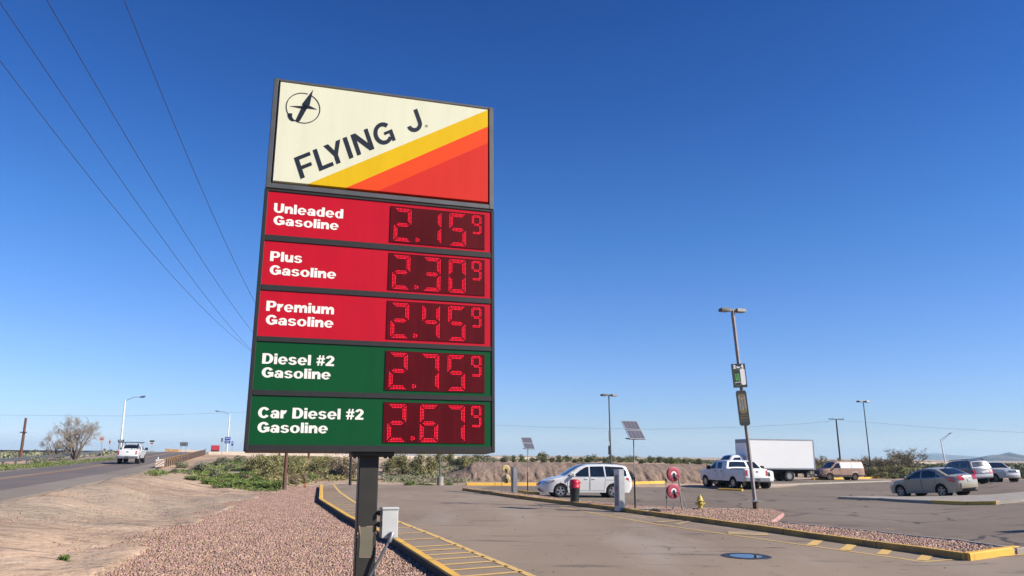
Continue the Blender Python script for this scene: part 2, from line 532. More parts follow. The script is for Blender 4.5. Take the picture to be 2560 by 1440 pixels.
def roadz(Y):
    Y = np.asarray(Y, float)
    a = np.zeros_like(Y)
    for o in (-8, -4, 0, 4, 8):
        a = a + np.interp(Y + o, RYS, RZS)
    return a / 5

def roadq(X, Y):
    return (X - RE0[0]) * RN[0] + (Y - RE0[1]) * RN[1]

def gz(X, Y):
    X = np.asarray(X, float); Y = np.asarray(Y, float)
    base = .65 * sm(0, 12, X - .46 * Y) * sm(5, 20, Y) * (1 - .6 * sm(57, 70, Y)) * (1 - sm(90, 140, Y))
    k = sm(-8, -2, X)
    y0, y1 = 62 + 7.2 * k, 90 - 18.3 * k
    far = 1 - .65 * sm(110, 260, Y)
    base = base + 1.5 * sm(0, 1, (Y - y0) / (y1 - y0)) * (1 - sm(18, 23, X + .0 * Y)) * far
    base = base + .35 * sm(95, 160, Y) * sm(18, 23, X)
    base = base - .18 * sm(-9, -16, X) * sm(14, 26, Y) * (1 - sm(48, 60, Y))
    q = roadq(X, Y)
    rz = roadz(Y) - .05
    w = 4.5 + 3.0 * np.clip(rz - .3, 0, 3)
    t = sm(0, 1, (q + .8 + w) / w)
    out = base * (1 - t) + rz * t
    out = out - np.where(q > RW + .6, 1, 0) * sm(RW + .6, RW + 14, q) * np.clip(rz - .75, -.2, 1.0)
    return out

ROT = cam.matrix_world.to_3x3()
def ray(px, py):
    return (ROT @ Vector(((px - 1280) / FPX, (720 - py) / FPX, -1)))

def at(px, py, dz=0.0):
    """where the ray through a pixel of the 2560-wide picture meets the terrain raised by dz"""
    d = ray(px, py)
    d = d / math.hypot(d.x, d.y)
    s = np.concatenate([np.arange(3, 120, .02), np.arange(120, 900, .5)])
    z = CAM_H + d.z * s
    g = gz(d.x * s, d.y * s) + dz
    i = np.argmax(z <= g)
    if z[i] > g[i]:
        i = len(s) - 1
    return Vector((d.x * s[i], d.y * s[i], float(g[i] if i < len(s) - 1 else z[i])))

def along(px, Y, dz=0.0):
    """the ground point on the column of pixel px at forward distance Y (column taken on the horizon)"""
    d = ray(px, 1137 + (px - 1280) * .0105)
    X = d.x / d.y * Y
    return Vector((X, Y, float(gz(X, Y)) + dz))

def zat(px, py, Y):
    """height of the ray through a pixel at forward distance Y, and its X"""
    d = ray(px, py)
    return d.x / d.y * Y, CAM_H + d.z / d.y * Y

def inpoly(X, Y, poly):
    c = np.zeros(np.shape(X), bool)
    n = len(poly)
    for i in range(n):
        x0, y0 = poly[i]; x1, y1 = poly[(i + 1) % n]
        if y0 == y1: continue
        c ^= ((y0 > Y) != (y1 > Y)) & (X < (x1 - x0) * (Y - y0) / (y1 - y0) + x0)
    return c

def sheet(name, poly, off, m, step=1.5, parent=None, skirt=.3, rough=0.0):
    """a sheet over the terrain inside a plan polygon, with a skirt going down at its rim"""
    bm = bmesh.new()
    bm.faces.new([bm.verts.new((x, y, 0)) for x, y in poly])
    xs = [p[0] for p in poly]; ys = [p[1] for p in poly]
    for ax, lo, hi in ((0, min(xs), max(xs)), (1, min(ys), max(ys))):
        n = int((hi - lo) / step)
        for i in range(1, n):
            co = [0, 0, 0]; no = [0, 0, 0]
            co[ax] = lo + (hi - lo) * i / n; no[ax] = 1
            bmesh.ops.bisect_plane(bm, geom=bm.verts[:] + bm.edges[:] + bm.faces[:], plane_co=co, plane_no=no)
    P = np.array([v.co[:2] for v in bm.verts])
    Z = gz(P[:, 0], P[:, 1]) + off
    for v, z in zip(bm.verts, Z):
        v.co.z = z + (rough * noise.noise(Vector((v.co.x * .9, v.co.y * .9, 3))) if rough else 0)
    bmesh.ops.recalc_face_normals(bm, faces=bm.faces[:])
    if bm.faces[0].normal.z < 0:
        bmesh.ops.reverse_faces(bm, faces=bm.faces[:])
    if skirt:
        be = [e for e in bm.edges if e.is_boundary]
        r = bmesh.ops.extrude_edge_only(bm, edges=be)
        for g in r['geom']:
            if isinstance(g, bmesh.types.BMVert):
                g.co.z -= skirt
    me = bpy.data.meshes.new(name)
    bm.to_mesh(me); bm.free()
    me.materials.append(m)
    o = bpy.data.objects.new(name, me)
    COL.objects.link(o)
    o.parent = parent
    return o

def P2(*pts):
    return [tuple(at(*p)[:2]) for p in pts]

def offset_line(pl, d):
    """plan polyline shifted d to its left"""
    out = []
    for i, p in enumerate(pl):
        a = Vector(pl[max(i - 1, 0)]); b = Vector(pl[min(i + 1, len(pl) - 1)])
        t = (b - a).normalized()
        out.append((p[0] - t.y * d, p[1] + t.x * d))
    return out

def resample(pl, step):
    out = [Vector(pl[0])]
    for a, b in zip(pl[:-1], pl[1:]):
        a, b = Vector(a), Vector(b)
        n = max(1, int((b - a).length / step))
        out += [a + (b - a) * (i / n) for i in range(1, n + 1)]
    return [tuple(p) for p in out]

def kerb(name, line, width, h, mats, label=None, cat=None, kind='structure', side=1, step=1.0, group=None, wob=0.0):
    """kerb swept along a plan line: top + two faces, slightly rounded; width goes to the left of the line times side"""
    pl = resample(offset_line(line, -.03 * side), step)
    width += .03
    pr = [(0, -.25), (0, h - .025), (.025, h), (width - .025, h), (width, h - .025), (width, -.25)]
    rows = [offset_line(pl, side * a) for a, b in pr]
    mb = MB()
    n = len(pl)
    g = [float(gz(*p)) for p in pl]
    vs = [(rows[j][i][0], rows[j][i][1], g[i] + pr[j][1] + (wob * noise.noise(Vector((pl[i][0] * .6, pl[i][1] * .6, 0))) if j in (1, 2, 3, 4) else 0)) for j in range(6) for i in range(n)]
    for j in range(5):
        mb.mat(1 if j in (0, 4) and len(mats) > 1 else 0)
        mb.add([], [])
        mb.f += [(j * n + i, j * n + i + 1, (j + 1) * n + i + 1, (j + 1) * n + i) for i in range(n - 1)]
        mb.m += [mb.k] * (n - 1)
    mb.mat(0)
    mb.v += vs
    mb.f += [tuple(j * n for j in range(6)), tuple(j * n + n - 1 for j in range(6))[::-1]]
    mb.m += [0, 0]
    if label:
        mb.mat(len(mats))
        for i in range(2, n - 1, 3):
            t_ = (Vector(pl[i + 1]) - Vector(pl[i])).normalized() * .012
            q_ = [(rows[j][i][0], rows[j][i][1], vs[j * n + i][2] + (.003 if j in (1, 2, 3, 4) else 0)) for j in range(6)]
            nn = Vector((-t_.y, t_.x)).normalized() * .004
            q_ = [(p[0] + (-nn.x if j < 3 else nn.x) * side, p[1] + (-nn.y if j < 3 else nn.y) * side, p[2]) for j, p in enumerate(q_)]
            mb.add([(p[0] - t_.x, p[1] - t_.y, p[2]) for p in q_] + [(p[0] + t_.x, p[1] + t_.y, p[2]) for p in q_], [(j, j + 1, 7 + j, 6 + j) for j in range(5)])
    o = mb.build(name, list(mats) + [M['seam']])
    return tag(o, label, cat, group, kind)

def strip(line, width, off, mb):
    """painted strip along a plan line added to mb"""
    pl = resample(line, .8)
    a = offset_line(pl, width / 2); b = offset_line(pl, -width / 2)
    n = len(pl)
    vs = [(p[0], p[1], float(gz(*p)) + off) for p in a + b]
    mb.add(vs, [(i, i + 1, n + i + 1, n + i) for i in range(n - 1)])

# ------------------------------------------------------------------ the setting: ground, lot, road, beds, kerbs
LK = P2((800, 1212, .15), (798, 1247, .15), (867, 1290, .15), (985, 1347, .15), (1130, 1440, .15))
d_ = (Vector(LK[-1]) - Vector(LK[-2])).normalized()
LK = [tuple(Vector(LK[-1]) + d_ * 9)] + LK[::-1]                 # near -> far
FAR_L = LK[-1]

def roadpt(s, q):
    p = RE0 + RD * s + RN * q
    return (float(p[0]), float(p[1]))

LOT = LK[:-1] + [FAR_L, (FAR_L[0] + .4, FAR_L[1] + 4.5), (-3, 57.5), (8, 57.5), (19.0, 58), (23.5, 64), (24, 84), (40, 85), (62, 80), (75, 50), (60, 10), (20, 1.5)]
ROADPOLY = [roadpt(-130, -.25), roadpt(115, -.25), roadpt(115, RW), roadpt(-130, RW)]
BED = P2((250, 1440), (330, 1396), (450, 1333), (560, 1277), (640, 1247), (705, 1226), (748, 1214))
BEDPOLY = [(BED[0][0] + 1.5, 2.0)] + BED + [(FAR_L[0] - .4, FAR_L[1] + 1.5)] + LK[::-1] + [(4, 2)]

# island in the lot
IS_NEAR = P2((1157, 1226), (1300, 1247), (1500, 1272), (1700, 1299), (1900, 1327), (2100, 1356), (2300, 1384), (2424, 1402))
IS_TIP = P2((2549, 1384, .0))
IS_BACK = P2((2540, 1375, .1), (2400, 1352, .12), (2200, 1331, .12), (1960, 1307, .12))
IS_STEP = P2((1928, 1303, .14), (1958, 1281, .14))
IS_WIDE = P2((1930, 1273, .12), (1720, 1270, .12), (1600, 1264, .12), (1500, 1256, .12), (1400, 1246, .12), (1345, 1239, .12), (1290, 1232, .12), (1180, 1221, .12))
ISLAND = IS_NEAR + IS_TIP + IS_BACK + IS_STEP + IS_WIDE
# concrete walkway at the sedan
WALK = P2((2096, 1248), (2200, 1252), (2330, 1259), (2420, 1263), (2492, 1262), (2560, 1255))
WALKB = P2((2600, 1226, .13), (2480, 1236, .13), (2350, 1240, .13), (2200, 1240, .13), (2096, 1241, .13))
WALKPOLY = WALK + WALKB

def ground():
    ang = np.concatenate([np.linspace(-48, 42, 560), np.linspace(42, 312, 120)[1:-1]])
    rad = np.concatenate([np.linspace(.0, 16, 40), np.linspace(16, 120, 190)[1:], np.geomspace(120, 5600, 60)[1:]])
    a = np.radians(ang)
    RR, AA = np.meshgrid(rad, a, indexing='ij')
    X = RR * np.sin(AA); Y = RR * np.cos(AA)
    Z = gz(X, Y)
    # small undulations in the open dirt
    lot = inpoly(X, Y, LOT); rd = inpoly(X, Y, ROADPOLY); bed = inpoly(X, Y, BEDPOLY)
    und = .06 * np.sin(X * .9 + Y * .35) * np.sin(Y * .55 - X * .3) + .035 * np.sin(X * 2.1 + 1) * np.sin(Y * 1.4 + X * .6)
    v_ = (Y - 30) * .35 + X * .9 + 1.2 * np.sin(X * .23)
    und = und - .05 * np.exp(-((v_ + 7) / .35) ** 2) - .05 * np.exp(-((v_ + 8.6) / .35) ** 2) - .04 * np.exp(-((v_ + 12) / .4) ** 2)
    und = und * sm(-5, -8, X) * sm(70, 50, RR)
    Z = Z + und
    Z = Z - np.where(lot | rd | bed, .18, 0)
    Z = Z - np.where(RR > 600, (RR - 600) * .0002, 0)
    nr, na = X.shape
    idx = np.arange(nr * na).reshape(nr, na)
    j2 = np.roll(np.arange(na), -1)
    F = np.stack([idx[:-1, :], idx[1:, :], idx[1:][:, j2], idx[:-1][:, j2]], -1).reshape(-1, 4)
    V = np.stack([X, Y, Z], -1).reshape(-1, 3)
    o = npmesh('ground', V, F[:, ::-1], M['dirt'], smooth=True)
    tag(o, 'bare tan desert ground with tyre tracks and scrub', kind='structure')
ground()

tag(sheet('parking_lot', LOT, .0, M['asphalt'], 1.6), 'brown grey worn asphalt of the truck stop lot', kind='structure')
tag(sheet('road', ROADPOLY, .05, M['road'], 2.0), 'two lane asphalt road climbing to the overpass', kind='structure')
mb = MB()
strip([roadpt(s, 3.5) for s in range(-120, 115, 5)], 3.3, .054, mb)
strip([roadpt(s, 7.4) for s in range(-120, 115, 5)], 2.6, .054, mb)
tag(mb.build('road_lane', M['road_worn']), kind='structure')
mb = MB()
for q in (5.25, 5.6):
    strip([roadpt(s, q) for s in range(-120, 115, 5)], .14, .059, mb)
tag(mb.build('road_centre_line', M['orange_line']), kind='structure')

tag(sheet('gravel_bed', BEDPOLY, -.03, M['bed'], .9, skirt=.12), 'bed of pink brown landscaping gravel', kind='structure')

def stones(name, poly, n, size, off, label, seed, ylim=60, near_bias=1.0):
    rs = np.random.RandomState(seed)
    P = np.array(poly)
    x0, x1, y0, y1 = P[:, 0].min(), P[:, 0].max(), max(P[:, 1].min(), 6), min(P[:, 1].max(), ylim)
    X, Y = np.empty(0), np.empty(0)
    while len(X) < n:
        y = y0 + (y1 - y0) * rs.rand(n) ** near_bias
        x = x0 + (x1 - x0) * rs.rand(n)
        k = inpoly(x, y, poly) & (np.abs(x / np.maximum(y, 1)) < .75)
        X = np.append(X, x[k]); Y = np.append(Y, y[k])
    X, Y = X[:n], Y[:n]
    Z = gz(X, Y) + off
    base = np.array([(1, 0, 0), (-1, 0, 0), (0, 1, 0), (0, -1, 0), (0, 0, 1), (0, 0, -1)], float)
    tri = np.array([(0, 2, 4), (2, 1, 4), (1, 3, 4), (3, 0, 4), (2, 0, 5), (1, 2, 5), (3, 1, 5), (0, 3, 5)])
    sc = size * (.55 + .9 * rs.rand(n, 1, 1) ** 1.5) * (.6 + .7 * rs.rand(n, 6, 1))
    q = rs.randn(n, 4); q /= np.linalg.norm(q, axis=1)[:, None]
    w, a, b, c = q.T
    Rm = np.stack([np.stack([1 - 2 * (b * b + c * c), 2 * (a * b - c * w), 2 * (a * c + b * w)], -1),
                   np.stack([2 * (a * b + c * w), 1 - 2 * (a * a + c * c), 2 * (b * c - a * w)], -1),
                   np.stack([2 * (a * c - b * w), 2 * (b * c + a * w), 1 - 2 * (a * a + b * b)], -1)], 1)
    V = np.einsum('nij,nkj->nki', Rm, base[None] * sc) + np.stack([X, Y, Z], -1)[:, None, :]
    V[:, :, 2] = np.maximum(V[:, :, 2], (Z - size * .6)[:, None])
    F = (tri[None] + 6 * np.arange(n)[:, None, None]).reshape(-1, 3)
    br = .66 + .52 * rs.rand(n) + .35 * (rs.rand(n) > .96)
    t = np.ones((n, 6, 4))
    t[:, :, 0] = br[:, None]
    t[:, :, 1] = (br * (.86 + .26 * rs.rand(n)))[:, None]
    t[:, :, 2] = (br * (.84 + .32 * rs.rand(n)))[:, None]
    o = npmesh(name, V.reshape(-1, 3), F, M['stone'], tint=t.reshape(-1, 4))
    tag(o, label, kind='stuff')
stones('gravel', BEDPOLY, 105000, .026, -.022, 'loose pink brown stones in the bed under the price sign', 3, near_bias=1.25)

stones('gravel_spill', BED + offset_line(BED, 1.1)[::-1], 2600, .024, -.01, 'stray stones spilled from the gravel bed onto the dirt', 4)
stones('gravel_spill', BED + offset_line(BED, .45)[::-1], 3200, .025, -.005, 'stray stones along the edge of the gravel bed', 6)
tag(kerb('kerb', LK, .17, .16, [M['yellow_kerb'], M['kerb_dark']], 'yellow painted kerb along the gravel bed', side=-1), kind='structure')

tag(sheet('kerb_island', ISLAND, .10, M['bed'], .9, skirt=.2), 'gravel topped island in the lot', kind='structure')
stones('island_gravel', ISLAND, 40000, .032, .112, 'loose pink brown stones on the kerbed island', 5)
kerb('kerb', IS_NEAR, .15, .155, [M['yellow_kerb'], M['yellow_side']], 'long dirty yellow kerb along the island', side=1, wob=.02)
kerb('kerb', [IS_NEAR[-1], IS_TIP[0]], .16, .16, [M['yellow_kerb'], M['yellow_kerb']], 'bright yellow kerb at the island tip', side=1)
kerb('kerb', [IS_TIP[0]] + IS_BACK, .12, .15, [M['concrete'], M['concrete']], 'bare concrete kerb behind the island', side=1)
kerb('kerb', IS_STEP, .10, .125, [M['pink_kerb'], M['pink_kerb']], 'short pink painted kerb on the island', side=1)
kerb('kerb', IS_WIDE, .13, .14, [M['concrete'], M['concrete']], 'concrete kerb behind the hose reels', side=1)
kerb('kerb', P2((1348, 1240), (1292, 1233)), .16, .2, [M['yellow_kerb'], M['yellow_kerb']], 'yellow kerb end behind the grey pedestal', side=1)
for pts in [((1215, 1229, .1), (1268, 1236, .1), (1282, 1233, .1), (1240, 1227, .1)), ((1572, 1273, .1), (1610, 1277, .1), (1662, 1277, .1), (1640, 1270, .1))]:
    tag(sheet('concrete_pad', P2(*pts), .135, M['concrete'], .8, skirt=.1), kind='structure')

tag(sheet('walkway', WALKPOLY, .13, M['concrete'], 1.2, skirt=.25), 'pale concrete walkway beside the champagne sedan', kind='structure')
kerb('kerb', WALK[:3], .14, .145, [M['concrete'], M['concrete']], 'grey concrete kerb of the walkway', side=1)
kerb('kerb', WALK[2:5], .32, .16, [M['yellow_kerb'], M['yellow_kerb']], 'yellow painted kerb of the walkway', side=1)

kerb('kerb', P2((1880, 1217), (2000, 1212), (2110, 1208), (2228, 1204)), .5, .1, [M['concrete'], M['concrete']], 'long pale concrete kerb behind the lot', side=1)
kerb('kerb', P2((2035, 1200), (2150, 1197), (2262, 1193)), .3, .17, [M['yellow_kerb'], M['yellow_kerb']], 'yellow kerb behind the tan van', side=1)
kerb('kerb', P2((1795, 1226), (1855, 1228)), .3, .14, [M['yellow_kerb'], M['yellow_kerb']], 'yellow kerb end in front of the crew cab pickup', side=1)

# painted lines
mb = MB()
OUT = P2((835, 1213), (851, 1232), (880, 1252), (925, 1277), (1003, 1307), (1100, 1345), (1200, 1387), (1330, 1441))
d_ = (Vector(OUT[-1]) - Vector(OUT[-2])).normalized()
OUT = OUT + [tuple(Vector(OUT[-1]) + d_ * 6)]
strip(OUT, .16, .008, mb)
inner = resample(offset_line(LK, -.2), .05)
outr = resample(OUT, .05)
io = np.array(inner)
along_in = np.concatenate([[0], np.cumsum(np.linalg.norm(np.diff(io, axis=0), axis=1))])
hd = Vector((.86, .51))
k = 2.0
while k < along_in[-1] - 1:
    p = Vector(io[np.searchsorted(along_in, k)])
    best = min(outr, key=lambda o: abs((Vector(o) - p).normalized().angle(hd)) if (Vector(o) - p).length > .2 else 9)
    wd = .15
    if (Vector(best) - p).length < 6:
        strip([tuple(p), best], wd, .008, mb)
    k += .78 if k < 14 else 1.6
tag(mb.build('lot_marking', M['yellow_line']), kind='structure')
mb = MB()
L2 = P2((1400, 1268), (1500, 1286), (1640, 1311), (1850, 1341), (2030, 1366), (2210, 1391), (2306, 1405))
strip(L2, .11, .008, mb)
strip(P2((2306, 1405), (2440, 1396), (2640, 1379)), .12, .008, mb)
for x0, y0, x1, y1 in ((2305, 1402, 2322, 1386), (2205, 1387, 2222, 1372), (2112, 1376, 2132, 1361), (2028, 1364, 2046, 1352)):
    a, b = P2((x0, y0), (x1, y1))
    strip([a, b], .25, .012, mb)
tag(mb.build('lot_marking', M['yellow_line']), kind='structure')
mb = MB()
for x0, y0, x1, y1, w_ in ((1820, 1333, 1920, 1336, .9), (1640, 1306, 1720, 1300, .3), (1590, 1297, 1650, 1290, .15), (1690, 1312, 1730, 1302, .2), (1520, 1290, 1580, 1286, .15),
                           (1760, 1262, 1990, 1275, .12), (1870, 1252, 1910, 1254, .5), (1700, 1257, 1760, 1262, .12), (1960, 1224, 2010, 1226, .12)):
    strip(P2((x0, y0), (x1, y1)), w_, .012, mb)
tag(mb.build('faded_lot_marking', M['faint_line']), kind='structure')

LOT2 = IS_WIDE[::-1] + IS_STEP[::-1] + IS_BACK[::-1] + IS_TIP + [(30, 17), (60, 14), (74, 50), (61.5, 79.5), (40, 84.5), (24.5, 83.5), (24, 64), (19.2, 57.6), (8, 57.1), (-1.2, 57.0)]
def add_cracks(m, scale, w_, col, mask_lo):
    t, p = nodes_of(m)
    src = p.inputs['Base Color'].links[0].from_socket
    co = t.nodes.new('ShaderNodeTexCoord')
    nz = t.nodes.new('ShaderNodeTexNoise'); nz.inputs['Scale'].default_value = 1.1; nz.inputs['Detail'].default_value = 5
    t.links.new(co.outputs['Object'], nz.inputs['Vector'])
    ad = t.nodes.new('ShaderNodeMix'); ad.data_type = 'VECTOR'; ad.inputs[0].default_value = .38
    t.links.new(co.outputs['Object'], ad.inputs[4]); t.links.new(nz.outputs['Color'], ad.inputs[5])
    vo = t.nodes.new('ShaderNodeTexVoronoi'); vo.feature = 'DISTANCE_TO_EDGE'; vo.inputs['Scale'].default_value = scale
    t.links.new(ad.outputs[1], vo.inputs['Vector'])
    mr = t.nodes.new('ShaderNodeMapRange'); mr.inputs[1].default_value = w_ * .4; mr.inputs[2].default_value = w_; mr.inputs[3].default_value = 1; mr.inputs[4].default_value = 0
    t.links.new(vo.outputs['Distance'], mr.inputs[0])
    mk = t.nodes.new('ShaderNodeTexNoise'); mk.inputs['Scale'].default_value = .22
    t.links.new(co.outputs['Object'], mk.inputs['Vector'])
    m2 = t.nodes.new('ShaderNodeMapRange'); m2.inputs[1].default_value = mask_lo; m2.inputs[2].default_value = mask_lo + .1
    t.links.new(mk.outputs['Fac'], m2.inputs[0])
    ml = t.nodes.new('ShaderNodeMath'); ml.operation = 'MULTIPLY'
    t.links.new(mr.outputs[0], ml.inputs[0]); t.links.new(m2.outputs[0], ml.inputs[1])
    mx = t.nodes.new('ShaderNodeMix'); mx.data_type = 'RGBA'
    t.links.new(ml.outputs[0], mx.inputs[0]); t.links.new(src, mx.inputs[6]); mx.inputs[7].default_value = col
    t.links.new(mx.outputs[2], p.inputs['Base Color'])
add_cracks(M['asphalt_brown'], .42, .022, (.05, .042, .038, 1), .44)
add_cracks(M['asphalt'], .33, .009, (.12, .10, .09, 1), .52)
tag(sheet('back_lot', LOT2, .005, M['asphalt_brown'], 1.6, skirt=0), 'darker brown asphalt of the lot behind the island', kind='structure')

# concrete parking blocks along the far edge of the lot
bl = P2((1165, 1214), (1342, 1214), (1460, 1213), (1582, 1211), (1734, 1206))
bl = resample(bl, 400)
tot = [(Vector(a), Vector(b)) for a, b in zip(bl[:-1], bl[1:])]
names = ['beside the end of the gravel island', 'behind the nose of the white minivan', 'behind the middle of the white minivan', 'behind the red hose reels']
for (a, b), nm in zip(tot, names):
    d = b - a
    o = kerb('parking_block', [tuple(a + d.normalized() * .04), tuple(b - d.normalized() * .04)], .3, .2, [M['yellow_kerb'], M['yellow_kerb']],
             'long low yellow concrete parking block ' + nm, 'parking block', kind='thing', group='yellow parking blocks at the far edge of the lot')

M['dark_stone'] = mat('dark_grit', (.10, .085, .08, 1), .9, var=.2, attr='tint')
sv_ = M['stone']; M['stone'] = M['dark_stone']
stones('grit', P2((900, 1300), (1150, 1440), (2500, 1440), (2280, 1400), (1600, 1300), (1200, 1240)), 110, .014, .005, 'small dark bits of grit lying on the asphalt', 41, near_bias=1.0)
M['stone'] = sv_
stones('pebbles', P2((0, 1440), (250, 1440), (450, 1333), (640, 1247), (560, 1235), (380, 1200), (0, 1262)), 2600, .02, .0, 'small pebbles scattered over the bare dirt', 42, near_bias=1.0)

# manhole cover with a pool of water
c = at(1865, 1391)
mh = empty('manhole_cover', (c.x, c.y, c.z + .004), 0, 'round dark iron manhole cover holding a pool of sky blue water', 'manhole cover')
mb = MB()
mb.lathe([(.0, .0), (.36, .0), (.52, .006), (.54, .008), (.56, .002), (.57, -.03)], 48, full=False)
mb.build('cover', M['manhole'], mh, smooth=30)
mb = MB()
mb.lathe([(.0, .004), (.36, .004)], 40, full=False)
mb.build('pool', M['water'], mh)

# ------------------------------------------------------------------ dirt bank at the back of the lot
def bank():
    xs = np.arange(-8.5, 24, .11)
    ts = np.linspace(0, 1, 26)
    V, nx = [], len(xs)
    for x in xs:
        top = float(gz(x, 74)) + .06
        k = float(sm(-8.5, -2.5, x)) * float(1 - sm(21, 24, x))
        for t in ts:
            g = noise.noise(Vector((x * .55 + 5 + t * .8, t * .5, 1))) * .55 + noise.noise(Vector((x * 1.7 + t * 1.2, t * .9, 4))) * .30
            g = -abs(g) * 1.1 - abs(noise.noise(Vector((x * 4.3 + t * 1.5, t * 1.2, 8)))) * .35 + .35
            rgh = noise.noise(Vector((x * 2.2, t * 5, 9))) * .12 + noise.noise(Vector((x * 7, t * 12, 9))) * .07
            y = 66.0 + 1.6 * t + 3.6 * (t ** 3) - g * math.sin(math.pi * min(t * 1.05, 1)) * .8 * k + rgh
            prof = .30 * t if t < .3 else .09 + (t - .3) / .7 * .91
            z = float(gz(x, 64)) * (1 - t) + top * min(1, prof + .15 * math.sin(math.pi * t)) * k + (1 - k) * float(gz(x, y)) - .04 * (1 - t)
            z += .07 * noise.noise(Vector((x * 1.7, t * 3, 2)))
            V.append((x, y, z))
    nt = len(ts)
    F = [(i * nt + j, (i + 1) * nt + j, (i + 1) * nt + j + 1, i * nt + j + 1) for i in range(nx - 1) for j in range(nt - 1)]
    o = npmesh('dirt_bank', V, F, M['bank'], smooth=True)
    tag(o, 'eroded brown dirt bank at the far edge of the lot', kind='structure')
bank()

# ------------------------------------------------------------------ mountains
def ridge(name, pts, Y, depth, label):
    """a range built at its own distance: pts = (px, py of the crest)"""
    V, F = [], []
    xs = np.linspace(pts[0][0], pts[-1][0], 90)
    ys = np.interp(xs, [p[0] for p in pts], [p[1] for p in pts])
    nt = 11
    for i, (px, py) in enumerate(zip(xs, ys)):
        X, Z = zat(px, py, Y)
        for j in range(nt):
            t = j / (nt - 1)
            s = t * 2 - 1                       # -1 foot in front, 0 crest, 1 foot behind
            h = (1 - abs(s)) ** 1.15
            nz_ = noise.noise(Vector((i * .22, j * .6, 2))) * .22 * (1 - abs(abs(s) - .5) * 2)
            V.append((X + noise.noise(Vector((i * .3, j, 7))) * depth * .1 * (1 - h), Y + s * depth, -12 + (Z + 12) * max(0, h + nz_)))
    F = [(i * nt + j, (i + 1) * nt + j, (i + 1) * nt + j + 1, i * nt + j + 1) for i in range(len(xs) - 1) for j in range(nt - 1)]
    o = npmesh(name, V, F, M['mount'], smooth=False)
    tag(o, label, kind='structure')
ridge('mountains', [(2425, 1158), (2445, 1150), (2462, 1141), (2480, 1137), (2492, 1137), (2508, 1135), (2522, 1130), (2535, 1134), (2548, 1137), (2570, 1139), (2600, 1136), (2640, 1141), (2700, 1139), (2800, 1150), (2860, 1162)], 2500, 280, 'jagged blue mountain range on the horizon')
ridge('distant_mountains', [(2170, 1152), (2210, 1150), (2240, 1148), (2285, 1144), (2320, 1134), (2345, 1133), (2370, 1137), (2410, 1139), (2450, 1142), (2500, 1150), (2560, 1154)], 5200, 400, 'very pale far mountain range')

# ------------------------------------------------------------------ the price sign
SO = Vector((-3.0099, 8.7659, 2.2164))                       # lower corner of the front plane
SX = Vector((.95932706, .28225644, .00478463)).normalized()
SN = Vector((.28159987, -.95801099, .05400423)).normalized()
SY = SN.cross(SX).normalized()
SMW = Matrix.Translation(SO) @ Matrix((SX, SY, SN)).transposed().to_4x4()
sign = empty('price_sign', SO, 0, 'tall fuel price sign with striped cream top panel over five rows of red digits', 'price sign', mw=SMW)
SWD, SHT, SPL = 2.943, 4.711, 3.19

def text_mesh(s, m, x, y, w, h, z=0.0, bold=0.0, parent=None, name='lettering', thick=.002):
    """letters as a mesh: lower left at (x, y), width w and height h; bold = stroke growth, made of shifted passes"""
    cu = bpy.data.curves.new('t', 'FONT')
    cu.body = s
    cu.size = 1
    cu.space_character = 1.04
    o = bpy.data.objects.new('t', cu)
    COL.objects.link(o)
    dg = bpy.context.evaluated_depsgraph_get()
    me = bpy.data.meshes.new_from_object(o.evaluated_get(dg))
    bpy.data.objects.remove(o)
    bpy.data.curves.remove(cu)
    V = np.array([v.co[:] for v in me.vertices])
    F = [tuple(p.vertices) for p in me.polygons]
    bpy.data.meshes.remove(me)
    x0, x1 = V[:, 0].min(), V[:, 0].max()
    y0, y1 = V[:, 1].min(), V[:, 1].max()
    bx, by = bold, bold * .45
    U = (V[:, 0] - x0) / (x1 - x0) * (w - 2 * bx) + bx + x
    T = (V[:, 1] - y0) / (y1 - y0) * (h - 2 * by) + by + y
    mb = MB()
    passes = [(0, 0)] if not bold else [(i, j) for i in (-1, -.5, 0, .5, 1) for j in (-1, 0, 1)]
    for k, (i, j) in enumerate(passes):
        mb.add([(u + i * bx, t + j * by, z + thick + k * .0002) for u, t in zip(U, T)], F)
    return mb.build(name, m, parent)

